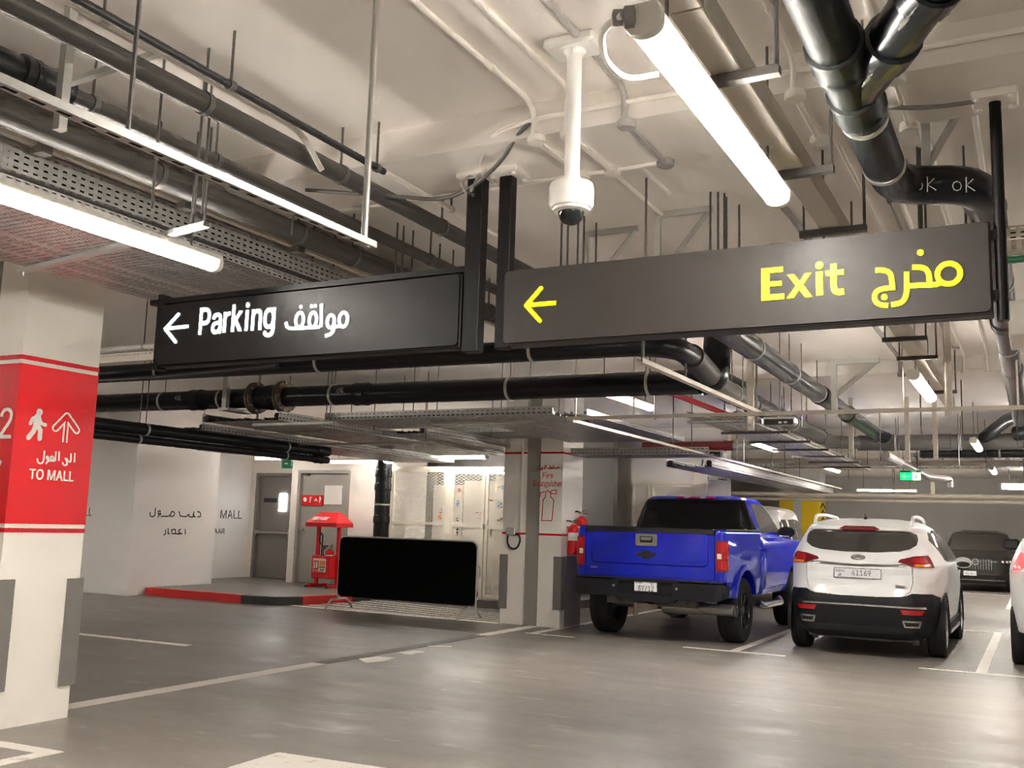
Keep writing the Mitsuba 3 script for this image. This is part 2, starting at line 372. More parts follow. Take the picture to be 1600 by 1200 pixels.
# left (front) face of the near column: 2 and the end of a word
YC = 4.30-e+.001
on_y(fit(text2d('2', .2), -6.255, 1.915, -6.125, 2.128), YC, 'm_white', cl, 'letter')
on_y(stroke([(-6.20, 1.765), (-6.235, 1.685), (-6.235, 1.60)], .022), YC, 'm_white', cl, 'letter')
# lettering of the farther column
YM = 12.95-.001
for g in glyphs(fit(text2d('Fire', .08), -6.352, 2.112, -6.185, 2.195)): on_y(g, YM, 'm_redline', cm, 'letter', d=.003)
for g in glyphs(fit(text2d('Extinguisher', .08), -6.495, 1.968, -6.035, 2.082)): on_y(g, YM, 'm_redline', cm, 'letter', d=.003)
for pts, sm in (([(-6.0875,2.2557),(-6.0983,2.2769),(-6.1187,2.2723),(-6.1161,2.2519),(-6.1437,2.25),(-6.1515,2.2723),(-6.1719,2.2676),(-6.1797,2.25),(-6.1951,2.25),(-6.1833,2.3075)], 0), ([(-6.2054,2.25),(-6.2132,2.2722),(-6.2263,2.2611),(-6.2054,2.25),(-6.2312,2.2499),(-6.2368,2.3048)], 0), ([(-6.2647,2.2666),(-6.2469,2.2611),(-6.2518,2.2499),(-6.2663,2.2517),(-6.2647,2.2666)], 0),
            ([(-6.2989,2.3048),(-6.2994,2.2498)], 0), ([(-6.3176,2.3048),(-6.3202,2.2517),(-6.3389,2.2516),(-6.3561,2.2722),(-6.3493,2.2516),(-6.3695,2.2301),(-6.384,2.2292)], 0), ([(-6.3853,2.2721),(-6.3713,2.2581),(-6.3883,2.2348),(-6.4227,2.2328),(-6.4306,2.2534)], 1)):
    on_y(stroke(pts, .010, smooth=sm), YM, 'm_redline', cm, 'arabic_letter', d=.003)
bottle = Polygon([(-6.3543,1.4941),(-6.3424,1.7986),(-6.3024,1.8454),(-6.304,1.9008),(-6.264,1.9475),(-6.2113,1.902),(-6.2098,1.8467),(-6.1573,1.8015),(-6.1798,1.4986)])
noz = Polygon([(-6.202,1.939),(-6.1204,1.9491),(-6.1187,1.8848),(-6.2005,1.8837),(-6.2321,1.911)])
for g in (bottle, noz): on_y(g.difference(g.buffer(-.012)), YM, 'm_redline', cm, 'extinguisher_outline', d=.003)
on_y(stroke([(-6.3045,1.9193),(-6.3765,1.8999),(-6.3951,1.8255)], .012), YM, 'm_redline', cm, 'extinguisher_outline', d=.003)

# ---------------------------------------------------------------- left walls and doors
struct('wall_panel', box(-20, -14.01, 12.29, 14.30, 0, ZC), 'm_panelw', label='white printed hoarding box beside the kerb')
struct('wall_side', box(-20, -15.12, 14.30, 16.9, .13, ZC), 'm_panelw')
wd = 'wall_doors'
struct(wd, box(-15.12, -14.97, 16.42, 16.9, .13, ZC), 'm_paint')
struct('wall_piece', box(-14.97, -13.72, 16.42, 16.9, 2.36, ZC), 'm_paint', wd)
struct('wall_piece', box(-13.52, -13.34, 15.86, 16.9, .13, ZC), 'm_paint', wd)
struct('wall_piece', box(-13.72, -13.52, 16.42, 16.9, .13, ZC), 'm_paint', wd)
struct('wall_piece', box(-13.34, -12.0, 15.86, 16.9, 2.39, ZC), 'm_paint', wd)
struct('wall_piece', box(-12.0, -10.9, 15.82, 16.9, .13, ZC), 'm_paint', wd)
struct('wall_rear', box(-10.9, -7.0, 17.3, 17.5, 0, ZC), 'm_skirt')
XP = -14.01+.001
for pts, sm in (([(12.6805,1.451),(12.6879,1.3803),(12.7511,1.3673),(12.7957,1.3967),(12.7897,1.525)], 0), ([(12.8616,1.3638),(12.9186,1.4223),(12.9053,1.4793),(12.8621,1.4668),(12.8742,1.4213),(12.9408,1.4228)], 0),
            ([(12.9338,1.3824),(13.1406,1.3808),(13.1764,1.4774),(13.2466,1.4646),(13.2466,1.3888),(13.1482,1.381)], 1), ([(13.3606,1.482),(13.3889,1.3946),(13.5271,1.3827),(13.6015,1.4286),(13.6139,1.3844),(13.706,1.3802),(13.7165,1.4758),(13.7335,1.3867),(13.7736,1.3875)], 0),
            ([(13.8043,1.4839),(13.8779,1.4797),(13.9113,1.3902),(13.814,1.3883)], 1), ([(13.5416,1.1617),(13.5481,1.0588)], 0), ([(13.433,1.1519),(13.3769,1.131),(13.4007,1.0874),(13.4803,1.0702),(13.3644,1.0638)], 1),
            ([(13.4803,1.0702),(13.2296,1.069),(13.211,1.1384),(13.2978,1.1508),(13.3099,1.0694)], 0), ([(13.1726,1.0687),(13.1347,1.0685),(13.1241,1.1723)], 0), ([(13.0668,1.143),(13.0745,1.0683),(13.0319,1.0451)], 0)):
    on_x(stroke(pts, .022, 'flat', smooth=sm), XP, 'm_ink', 'wall_panel', 'arabic_letter', .003)
for g in glyphs(fit(text2d('LL', .2), *[(-15.2142,1.3467)][0], *[(-15.0485,1.4993)][0])): on_y(g, 12.289, 'm_ink', 'wall_panel', 'letter', .003)
for t, b in (('MALL', [(15.5572,1.363),(16.1853,1.5383)]), ('AAR', [(15.4056,1.0442),(15.7079,1.1522)])):
    for g in glyphs(fit(text2d(t, .2), b[0][0], b[0][1], b[1][0], b[1][1])): on_x(g, -15.119, 'm_ink', 'wall_side', 'letter', .003)
def door(nm, x0, x1, y, z0, z1, m, lab):
    fr = struct(nm, tri(man(box(x0, x1, y-.02, y+.16, z0, z1))-man(box(x0+.06, x1-.06, y-.3, y+.4, z0-1, z1-.06))), m, label=lab)
    struct('leaf', box(x0+.064, x1-.064, y+.06, y+.11, z0+.012, z1-.064), m, fr); return fr
d1 = door('door_1', -14.97, -13.72, 16.42, .13, 2.36, 'm_doordark', 'dark grey fire exit door with a push bar')
part(d1, 'vision_pane', box(-14.345, -14.15, 16.455, 16.475, 1.555, 1.925), 'm_white', False, 'narrow bright vision pane', emit=glow((3.0, 3.0, 3.0), .1))
part(d1, 'door_sign', box(-14.775, -14.41, 16.465, 16.475, 1.735, 1.825), 'm_black', False, 'black nameplate')
part(d1, 'push_bar', cat([cyl((-14.9, 16.40, 1.09), (-13.80, 16.40, 1.09), .028), box(-14.92, -14.86, 16.39, 16.48, 1.04, 1.14), box(-13.98, -13.84, 16.37, 16.48, 1.0, 1.18)]), 'm_steel', label='steel push bar')
d2 = door('door_2', -13.34, -12.0, 15.86, .13, 2.39, 'm_doorgrey', 'grey service door behind the red fire point')
part(d2, 'door_knob', lathe([(0, 0), (.03, 0), (.018, .02), (.035, .04), (.03, .075), (0, .08)], (-13.2, 15.92, 1.20), (0, -1, 0)), 'm_steel', label='steel round door knob')
k = part(d2, 'fire_sign', box(-13.25, -12.72, 15.895, 15.915, 1.68, 1.89), 'm_red', False, 'red fire equipment sign')
for i, g in enumerate((Point(-13.17, 1.80).buffer(.045), stroke([(-13.04, 1.74), (-13.04, 1.84), (-12.99, 1.84)], .022), stroke([(-12.93, 1.76), (-12.90, 1.82), (-12.86, 1.77)], .022), stroke([(-12.79, 1.74), (-12.79, 1.85), (-12.76, 1.80)], .024))):
    on_y(g, 15.895, 'm_white', k, 'pictogram', .003)
part(d2, 'paper_notice', box(-12.69, -12.25, 15.90, 15.914, 1.71, 2.09), 'm_white', False, 'white paper notice')
part(d2, 'door_closer', box(-13.22, -13.1, 15.86, 15.92, 2.29, 2.33), 'm_black', False)
for z in (2.05, 1.75, .5): part(d2, 'hinge', cyl((-12.07, 15.90, z), (-12.07, 15.90, z+.13), .014, 8), 'm_steel')
k = solo('exit_sign', bbox(-14.2, -13.78, 16.3, 16.36, 2.46, 2.66, .008), 'm_green', 'dark green exit sign box above the push-bar door', 'sign')
on_y(stroke([(-14.12, 2.56), (-14.03, 2.56)], .03), 16.3, 'm_white', k, 'pictogram', .002); on_y(stroke([(-13.93, 2.50), (-13.93, 2.62), (-13.85, 2.62)], .016), 16.3, 'm_white', k, 'pictogram', .002)
part(k, 'hanger_rod', cyl((-14.0, 16.33, 2.66), (-14.0, 16.33, ZC), .008, 6), 'm_rod')
# white wall on the far side of the cages, behind the pickup
struct('wall_white', box(-7.0, -5.08, 18.2, 18.42, 0, ZC), 'm_paint')
struct('wall_white', box(-8.2, -7.0, 18.9, 20.4, 0, ZC), 'm_paint')
# yellow and black striped column far behind
k = struct('column', box(-7.3, -6.05, 32.2, 33.2, 0, ZC), 'm_wallgrey', label='far column with yellow and black bands')
for a, b in ((-7.3, -6.88), (-6.6, -6.05)): struct('yellow_band', box(a-.006, b+.006, 32.19, 33.21, .3, 2.55), 'm_yellow', k)
for i in range(7): on_x(stroke([(32.3, .9+.22*i), (32.7, 1.05+.22*i), (33.1, .9+.22*i)], .07), -6.04, 'm_ink', k, 'chevron', .003)

# ================================================================ SIGNS
def sign_box(name, label, x0, x1, y, z0, z1, m, dep=.10):
    k = solo(name, bbox(x0, x1, y+.012, y+dep, z0, z1, .006), m, label, 'sign')
    part(k, 'face_panel', extr(rrect(x0+.012, x1-.008, z0+.012, z1-.006, .022), .012, (0, y+.012, 0), (1, 0, 0), (0, 0, 1), w=(0, -1, 0)), m, 40)
    return k
YS = 4.13
SX = sign_box('exit_direction_sign', 'dark grey hanging sign with yellow Exit lettering and arrow', -2.272, -.118, YS, 2.300, 2.675, 'm_signface')
def letters(k, shapes, Y, m, name, em=None, d=.006):
    for g in shapes:
        if not g.is_empty: part(k, name, extr(g, d, (0, Y, 0), (1, 0, 0), (0, 0, 1), w=(0, -1, 0)), m, False, emit=em)
mat('m_yel', (.90, .80, .0), .5); mat('m_lit', (.9, .9, .9), .5)
YEM = glow((.24, .21, .0), .03); WEM = glow((.25, .29, .30), .03)
arrow = unary_union([stroke([(-2.0595,2.5686),(-2.1371,2.4899),(-2.0617,2.41)], .021, 'round'), stroke([(-2.1328,2.4912),(-1.9786,2.4901)], .021)])
letters(SX, [arrow], YS, 'm_yel', 'arrow', YEM)
letters(SX, [Polygon([(-1.0052,2.5638),(-0.9142,2.5634),(-0.9144,2.5411),(-0.9712,2.5408),(-0.9714,2.503),(-0.9201,2.5026),(-0.9202,2.4817),(-0.9715,2.482),(-0.9718,2.447),(-0.9098,2.4461),(-0.91,2.4225),(-1.0059,2.4219)])], YS, 'm_yel', 'letter', YEM)
letters(SX, [Polygon([(-0.8971,2.5255),(-0.8671,2.5262),(-0.8442,2.493),(-0.8241,2.5257),(-0.7966,2.5259),(-0.8299,2.4779),(-0.7939,2.4234),(-0.8239,2.4224),(-0.8472,2.4574),(-0.8701,2.4241),(-0.8993,2.4237),(-0.8616,2.4752)])], YS, 'm_yel', 'letter', YEM)
letters(SX, [unary_union([Polygon([(-0.7783,2.5269),(-0.7504,2.527),(-0.7498,2.4266),(-0.7782,2.4255)]), Point([(-0.7636,2.5544)][0]).buffer(.0165)])], YS, 'm_yel', 'letter', YEM)
letters(SX, [unary_union([stroke([(-0.7068,2.5557),(-0.7082,2.4605),(-0.7021,2.4382),(-0.6863,2.4329),(-0.6666,2.4352)], .026, 'flat', smooth=2), Polygon([(-0.7394,2.5287),(-0.6651,2.5285),(-0.6655,2.5055),(-0.7384,2.5068)])])], YS, 'm_yel', 'letter', YEM)
mc = [(-0.2705,2.4727),(-0.2719,2.4212),(-0.269,2.5244)]; rr = (mc[2][1]-mc[1][1])/2; c0 = (mc[0][0], (mc[1][1]+mc[2][1])/2)
meem = Point(c0).buffer(rr, quad_segs=12).difference(Point(c0).buffer(rr-.0205, quad_segs=12))
kha = stroke([(-0.4033,2.5114),(-0.3777,2.5102),(-0.3513,2.5011),(-0.3415,2.4741),(-0.3414,2.4318)], .0205, smooth=2)
base = stroke([(-0.2973,2.4441),(-0.3121,2.4338),(-0.3297,2.4327),(-0.3708,2.435),(-0.4254,2.4372)], .0205, smooth=1)
ra = stroke([(-0.4252,2.495),(-0.4253,2.4424),(-0.4262,2.4031),(-0.4438,2.3686),(-0.486,2.3646)], .0205, smooth=2)
letters(SX, [unary_union([meem, kha, base, ra])], YS, 'm_yel', 'arabic_letter', YEM)
jeem = unary_union([stroke([(-0.5428,2.5128),(-0.5133,2.5113),(-0.4861,2.4975),(-0.4813,2.4672),(-0.4784,2.4365)], .0205, smooth=2), stroke([(-0.4687,2.435),(-0.5149,2.4344),(-0.5458,2.423),(-0.5496,2.3868),(-0.5286,2.3666),(-0.497,2.3629)], .0205, smooth=2)])
letters(SX, [jeem] + [Point(p).buffer(.0125) for p in [(-0.3715,2.5688),(-0.5108,2.3983)]], YS, 'm_yel', 'arabic_letter', YEM)
for x0, x1, zt in ((-2.315, -2.245, ZS), ):
    part(SX, 'hanger_post', bbox(x0, x1, 4.14, 4.20, 2.29, zt, .004), 'm_signdark')
part(SX, 'hanger_post', cat([cyl((-.085, 4.17, 2.28), (-.085, 4.17, ZS), .022), box(-.12, -.08, 4.15, 4.19, 2.36, 2.40), box(-.12, -.08, 4.15, 4.19, 2.60, 2.64)]), 'm_signdark')
for x in (-2.28, -.085): part(SX, 'ceiling_plate', cat([bbox(x-.085, x+.085, 4.09, 4.25, ZS-.035, ZS, .008), *[cyl((x+a, 4.17+b, ZS-.045), (x+a, 4.17+b, ZS-.03), .014, 8) for a in (-.06, .06) for b in (-.055, .055)]]), 'm_conduit')

PKx = (-4.60, -2.50)
PK = sign_box('parking_direction_sign', 'black hanging sign with white lit Parking lettering and arrow', -4.60, -2.50, 4.11, 2.303, 2.682, 'm_signdark')
YP = 4.11
arrow = unary_union([stroke([(-4.4351,2.6106),(-4.5351,2.5297),(-4.4408,2.4448)], .021, 'round'), stroke([(-4.5286,2.5302),(-4.3468,2.5325)], .021)])
letters(PK, [arrow], YP, 'm_lit', 'arrow', WEM)
Q = [(-4.2943,2.4682),(-3.6589,2.5801),(-3.6447,2.4063),(-4.31,2.6216),(-3.6515,2.6012)]
z0, z1 = Q[0][1]-.002, Q[4][1]-.012
xs, gg = 0.0, []
for ch in 'Parking':
    g_ = text2d(ch, .1, False, .0022); a_ = g_.bounds; g_ = affinity.translate(g_, -a_[0]+xs, 0); xs += a_[2]-a_[0]+(.019 if ch in 'ki' else .011); gg.append(g_)
gl = fit(MultiPolygon([p for g_ in gg for p in polys(g_)]), -4.262, 2.428, -3.690, 2.640)
letters(PK, glyphs(gl), YP, 'm_lit', 'letter', WEM)
wp = .0185
ar1 = stroke([(-3.6119,2.5055),(-3.598,2.4732),(-3.5501,2.4647),(-3.4502,2.4651),(-3.3757,2.4628)], wp, smooth=1)
def rg(c, rx, ry, w=wp):
    o = affinity.scale(Point(0, 0).buffer(1, quad_segs=10), rx, ry); i = affinity.scale(Point(0, 0).buffer(1, quad_segs=10), rx-w, ry-w)
    return affinity.translate(o.difference(i), *c)
pc = [(-3.5147,2.5121),(-3.4224,2.5056),(-3.2997,2.4883),(-3.217,2.4929)]
letters(PK, [unary_union([ar1, rg(pc[0], .036, .050), rg(pc[1], .034, .050)])], YP, 'm_lit', 'arabic_letter', WEM)
letters(PK, [stroke([(-3.3696,2.59),(-3.3647,2.4621)], wp)], YP, 'm_lit', 'arabic_letter', WEM)
letters(PK, [unary_union([rg(pc[2], .033, .044), rg(pc[3], .037, .048), stroke([(-3.2782,2.4868),(-3.2752,2.4431),(-3.2948,2.4183),(-3.332,2.4119)], wp, smooth=1), stroke([(-3.2761,2.4562),(-3.2233,2.4613)], wp)])], YP, 'm_lit', 'arabic_letter', WEM)
letters(PK, [Point(p).buffer(.0105) for p in [(-3.5114,2.585),(-3.4368,2.5811),(-3.4127,2.5819)]], YP, 'm_lit', 'arabic_letter', WEM)
part(PK, 'hanger_post', bbox(-2.49, -2.40, 4.12, 4.19, 2.28, ZS, .004), 'm_signdark')
part(PK, 'ceiling_plate', bbox(-2.54, -2.375, 4.08, 4.24, ZS-.03, ZS, .008), 'm_conduit')
part(PK, 'end_bracket', cat([box(-4.63, -4.60, 4.12, 4.2, 2.29, 2.75), box(-4.72, -2.5, 4.14, 4.2, 2.695, 2.725)]), 'm_signdark')

# ================================================================ LAMPS
rows = {'r': [], 'l': []}
def lamp(x, y0, y1, z, label, group, w=.098, along='y', tilt=0.0, power=1.0, hang=True, color=LAMP):
    k = thing('tube_light', label, 'lamp', group)
    n = 8; th = np.linspace(0, np.pi, n+1)
    dif = Polygon([(-w/2*math.cos(t), -.038*math.sin(t)**.8 if 0 < t < np.pi else 0) for t in th] + [(w/2, .022), (-w/2, .022)])
    hou = Polygon([(-w/2+.002, .022), (-w/2+.002, .030), (-w*.36, .052), (w*.36, .052), (w/2-.002, .030), (w/2-.002, .022)])
    if along == 'y': o, u, v, ww, c = (x, y0+.03, z), (1, 0, 0), (0, 0, 1), (0, 1, 0), (y1-y0)
    else: o, u, v, ww, c = (y0+.03, x, z), (0, 1, 0), (0, 0, 1), (1, 0, 0), (y1-y0)
    part(k, 'diffuser', extr(dif, c-.06, o, u, v, ww), 'm_diffuser', 40, 'glowing white diffuser', emit=glow([q*power for q in color]))
    oo = np.array(o)+np.array(ww)*-.03
    part(k, 'housing', extr(hou, c, oo, u, v, ww), 'm_housing', 40)
    cap = Polygon([(a*1.05, b*1.06) for a, b in dif.exterior.coords])
    for s in (0, c-.03): part(k, 'end_cap', extr(cap, .03, oo+np.array(ww)*s, u, v, ww), 'm_housing', 40)
    if hang:
        for s in (.12, .88):
            q = oo+np.array(ww)*c*s; part(k, 'hanger_rod', cyl(q+np.array([0, 0, .05]), (q[0], q[1], ZC), .006, 6), 'm_rod')
    return k
LZ = 2.79
for i, (ya, lab) in enumerate(((2.33, 'long bright tube light over the Exit sign, nearest of its row'), (8.85, 'bright tube light seen just below the right half of the Exit sign'), (15.2, 'small distant tube light above the dark parked car'), (21.3, 'tiny farthest tube light of the right-hand row'))):
    lamp(-.88 if i < 2 else -.75, ya, ya+1.58, LZ, lab, None)
for i, (ya, lab) in enumerate(((2.27, 'long bright tube light under the perforated trays at left edge'), (8.95, 'tube light below the thick black crossing pipe'), (15.0, 'tube light above the roof of the blue pickup'), (20.9, 'tiny distant tube light above the pickup mirror'))):
    lamp(-3.9 if i == 0 else -3.82, ya, ya+1.58, LZ, lab, None)
for x in (-.88, -3.9): lamp(x, -3.9, -2.3, LZ, 'tube light of the row behind the viewpoint', 'tube lights behind the viewpoint')
lamp(1.9, -1.0, .6, LZ, 'tube light of the row behind the viewpoint', 'tube lights behind the viewpoint')
lamp(2.3, 6.2, 7.8, LZ, 'tube light beyond the right edge of the view', 'tube lights outside the right edge'); lamp(2.3, 12.8, 14.4, LZ, 'tube light beyond the right edge of the view', 'tube lights outside the right edge')
lamp(-10.5, 3.0, 4.6, LZ, 'unseen tube light added beyond the left edge, behind the near column', None); lamp(-14.6, 8.0, 9.6, LZ, 'unseen tube light added far beyond the left edge', None)  # both lamps added out of view to brighten the hoarding front
lamp(30.0, -4.6, -2.95, 2.70, 'crosswise tube light before the far grey wall left of the exit sign', None, along='x')
lamp(26.5, -.75, .85, 2.72, 'upper crosswise tube light at the far right edge', None, along='x'); lamp(26.9, -.75, .85, 2.66, 'lower crosswise tube light at the far right edge', None, along='x')
lamp(15.2, -12.02, -10.5, 2.52, 'crosswise tube light above the red fire point', None, along='x', power=.3)
lamp(15.0, -13.75, -13.05, 2.58, 'short crosswise tube light above the push-bar door', None, along='x', power=.3)
lamp(14.75, -9.9, -8.3, 2.56, 'crosswise tube light above the white mesh cage', None, along='x', power=.4)
lamp(16.3, -9.9, -8.3, 2.4, 'crosswise tube light inside the mesh cage', None, along='x', power=.6)

# ================================================================ PIPES, TRAYS, CONDUITS
def rod(k, x, y, z0, z1=None, r=.006, m='m_rod', name='hanger_rod'): return part(k, name, cyl((x, y, z0), (x, y, ZC if z1 is None else z1), r, 6), m)
def beamz(y): return ZS if any(a <= y <= b for a, b in ((3.82, 4.36), (11.35, 12.1), (18.9, 19.6))) else ZC
def pipe(name, label, pts, r, m, clamps=(), group=None, rad=0.0, cat_='pipe', rods=True, cm='m_galvflat', collars=(), n=18):
    k = solo(name, tube(pts, r, n, rad), m, label, cat_, group, 50)
    P = [np.array(p, float) for p in pts]
    def on(t, ax):
        for a, b in zip(P[:-1], P[1:]):
            if min(a[ax], b[ax]) <= t <= max(a[ax], b[ax]) and abs(b[ax]-a[ax]) > 1e-6:
                return a+(b-a)*(t-a[ax])/(b[ax]-a[ax]), (b-a)/np.linalg.norm(b-a)
    for t, ax in clamps:
        q = on(t, ax)
        if q is None: continue
        c, d = q
        part(k, 'clamp', ring(c, d, r+.006, .028, .006), cm)
        if rods: rod(k, c[0], c[1], c[2]+r+.004, beamz(c[1]))
    for t, ax in collars:
        q = on(t, ax)
        if q is None: continue
        c, d = q; part(k, 'coupling', lathe([(r, -.09), (r+.012, -.085), (r+.014, -.06), (r+.008, -.05), (r+.008, .05), (r+.014, .06), (r+.012, .085), (r, .09)], c, d, n), m, 40)
    return k
yA = [p[0] for p in [(2.7914,3.1242),(3.6935,3.1215),(4.6325,3.1203)]]
pipe('drain_pipe', 'long grey pipe running diagonally from top left behind both sign posts', [(-2.96, .3, 3.119), (-2.96, 11.2, 3.119)], .044, 'm_pipegrey', [(y, 1) for y in yA]+[(7.5, 1)], cm='m_rod')
pipe('sprinkler_pipe', 'thin dark pipe high above the grey pipe at top left', [(-2.755, .3, 3.13), (-2.755, 3.77, 3.13)], .0165, 'm_black', [(2.725, 1), (3.71, 1)], cm='m_rod')
pipe('conduit', 'pale conduit that runs on from the thin dark pipe to the sign post', [(-2.755, 3.77, 3.13), (-2.755, 5.0, 3.13), (-2.755, 5.05, 3.34)], .014, 'm_conduit', [(4.4, 1)], rad=.04, cat_='conduit')
q = [(2.6192,3.1679),(2.9809,3.1663),(3.2709,3.1714)]
pipe('conduit', 'pale conduit with a bent end between the thin dark pipe and the grey pipe', [(-2.86, .4, q[0][1]), (-2.86, q[2][0], q[0][1]), (-2.86, q[2][0]+.16, q[0][1]-.13)], .014, 'm_conduit', [(2.2, 1)], rad=.09, cat_='conduit')
yE = [p[0] for p in [(3.2669,3.0814),(4.3194,3.0651),(4.8392,3.0842)]]
pipe('drain_pipe', 'wide grey pipe with three clamps just above the perforated trays', [(-3.75, .5, 3.085), (-3.75, 8.3, 3.085)], .062, 'm_pipegrey', [(y, 1) for y in yE]+[(6.6, 1)], cm='m_rod')
zF = [(2.1841,3.1167),(2.3482,3.1131),(2.4406,3.1149),(2.9996,3.1007)]
pipe('drain_pipe', 'fat black pipe end with a flange at the left edge', [(-3.4, .5, zF[0][1]), (-3.4, zF[2][0], zF[0][1])], .058, 'm_pipeblack', [], collars=[(zF[2][0]-.05, 1), (zF[1][0], 1)])
pipe('drain_pipe', 'slim dark pipe in the shade behind the galvanised channel', [(-3.4, zF[2][0], zF[0][1]), (-3.4, 7.6, zF[0][1])], .034, 'm_pipegrey', [(2.6, 1), (3.3, 1), (5.2, 1)], cm='m_rod')
# galvanised slotted channel and its drop tube
def channel(name, label, a, b, w=.041, h=.030, m='m_galv', group=None, slot=True, rods=(), rm='m_rod', up=False):
    a, b = np.array(a, float), np.array(b, float); L = np.linalg.norm(b-a); d = (b-a)/L; s = np.cross(d, (0, 0, 1.0)); zz = np.array([0, 0, 1.0])
    k = thing(name, label, 'strut channel', group)
    o = a-s*w/2
    U = Polygon([(0, 0), (w, 0), (w, h), (w-.004, h), (w-.004, .003), (.004, .003), (.004, h), (0, h)])
    if slot:
        side = Polygon([(0, 0), (.004, 0), (.004, h), (0, h)])
        part(k, 'flange', extr(side, L, o, s, zz, d), m, False); part(k, 'flange', extr(side, L, o+s*(w-.004), s, zz, d), m, False)
        part(k, 'slotted_web', slots(o, d, s, L, w, .075, w, .040, .015), m, False)
        part(k, 'back_web', extr(sbox(.002, h-.003, w-.002, h), L, o, s, zz, d), 'm_pipegrey', False)
    else: part(k, 'channel_body', extr(U, L, o, s, zz, d), m, False)
    for t, r in rods:
        c = a+d*L*t; rod(k, c[0], c[1], c[2], beamz(c[1]), r, rm)
    return k
k = channel('strut_channel', 'bright galvanised slotted channel hanging from a steel tube, ending before the Parking sign', (-2.1, .3, 2.424), (-2.1, 2.83, 2.424), .036, .024)
part(k, 'drop_tube', cyl((-2.1, 2.775, 2.43), (-2.1, 2.775, ZC), .0125, 12), 'm_steel', label='thick steel drop tube')
rod(k, -2.1, 1.722, 2.43, r=.0065); rod(k, -2.1, .8, 2.43)

def tray(name, label, x0, x1, y0, y1, z, h=.06, along='y', m='m_galv', pitch=(.046, .026), slot=(.024, .008), seams=(), group=None, struts=(), near=True, rods=()):
    k = thing(name, label, 'cable tray', group)
    if along == 'y':
        part(k, 'tray_bottom', slots((x0, y0, z), (0, 1, 0), (1, 0, 0), y1-y0, x1-x0, *pitch, *slot), m, False)
        for x in (x0, x1): part(k, 'tray_side', slots((x, y0, z), (0, 1, 0), (0, 0, 1), y1-y0, h, *pitch, *slot, stagger=False), m, False)
        for s in seams: part(k, 'joint_plate', box(x0-.002, x1+.002, s-.012, s+.012, z-.003, z+h*.98), m, False)
    else:
        part(k, 'tray_bottom', slots((x0, y0, z), (1, 0, 0), (0, 1, 0), x1-x0, y1-y0, *pitch, *slot), m, False)
        for y in (y0, y1): part(k, 'tray_side', slots((x0, y, z), (1, 0, 0), (0, 0, 1), x1-x0, h, *pitch, *slot), m, False)
    for x, y in rods: rod(k, x, y, z, beamz(y))
    w_, l_ = (x1-x0, y1-y0) if along == 'y' else (y1-y0, x1-x0); r = random.Random(int(x0*100)); tb = []; u_ = .025
    while u_ < w_-.02:
        rr_ = r.uniform(.010, .018); a = u_; p = [(x0+a, y0+.02, z+.006+rr_), (x0+a+r.uniform(-.01, .01), (y0+y1)/2, z+.006+rr_), (x0+a, y1-.02, z+.006+rr_)] if along == 'y' else [(x0+.02, y0+a, z+.006+rr_), (x1-.02, y0+a, z+.006+rr_)]
        tb.append(tube(p, rr_, 6)); u_ += rr_*2+r.choice((.002, .004, .05, .12))
    q_ = .011 if h < .08 else h*.36
    for a in (q_+.012, w_-q_-.012): tb.append(tube([(x0+a, y0+.02, z+h*.5), (x0+a, y1-.02, z+h*.5)] if along == 'y' else [(x0+.02, y0+a, z+h*.5), (x1-.02, y0+a, z+h*.5)], q_, 6))
    part(k, 'added_cables', cat(tb), 'm_black', kind='stuff')  # unseen cables, added to darken the slots and block light from above
    return k
tray('cable_tray', 'wide perforated tray whose underside fills the left above the tube light', -5.26, -3.99, .8, 5.4, 2.872, .045, seams=(2.62, ), rods=((-5.2, 5.0), (-4.02, 5.0)))
tray('cable_tray', 'deep perforated tray side with four rows of slots above the wide tray', -4.9, -3.97, .8, 6.6, 2.938, .125, pitch=(.05, .031), slot=(.024, .009), seams=(2.62, ), rods=((-3.99, 4.75), ))
k = channel('slotted_rail', 'pale slotted rail clamped under the wide grey pipe', (-3.93, .8, 3.066), (-3.93, 8.2, 3.066), .04, .04, 'm_galvlight', slot=False)
part(k, 'slotted_face', slots((-3.905, .8, 3.066), (0, 1, 0), (0, 0, 1), 7.4, .045, .05, .045, .026, .010), 'm_galvlight', False)
for y in (2.75, 3.6, 4.5): part(k, 'beam_clamp', box(-3.93, -3.87, y-.03, y+.03, 3.03, 3.10), 'm_steel')
k = channel('strut_channel', 'grey strut crossing under the wide tray beside the near column', (-5.34, 3.70, 2.845), (-3.55, 3.42, 2.845), .041, .025, 'm_galvflat', slot=False, rods=((.03, .006), (.93, .006), (.99, .006)))
part(k, 'end_nut', cyl((-5.30, 3.69, 2.82), (-5.30, 3.69, 2.85), .012, 8), 'm_steel')
# steel brackets, left
def bracket(label, x, y, z0, w=.30, zt=None, flip=1, along='x', m='m_galvflat', s=.035):
    k = thing('support_bracket', label, 'bracket'); zt = beamz(y) if zt is None else zt
    v = np.array([1.0, 0, 0]) if along == 'x' else np.array([0, 1.0, 0]); p = np.array([x, y, 0.0])
    part(k, 'post', box(x-s/2, x+s/2, y-s/2, y+s/2, z0, zt), m)
    e1 = p+v*w*flip
    lo, hi = np.minimum(p, e1), np.maximum(p, e1)
    part(k, 'head_rail', box(lo[0]-s/2, hi[0]+s/2, lo[1]-s/2, hi[1]+s/2, zt-s, zt), m)
    part(k, 'brace', tube([p+np.array([0, 0, z0+(zt-z0)*.35]), e1+np.array([0, 0, zt-s*.7])], s*.5, 4), m, False)
    return k
bracket('galvanised bracket with a slanting brace at the top left corner', -3.15, 2.28, 2.84, .42, None, 1, 'y')
bracket('galvanised bracket left of the dome camera pole foot', -2.55, 5.75, 2.7, .35, None, 1, 'x')
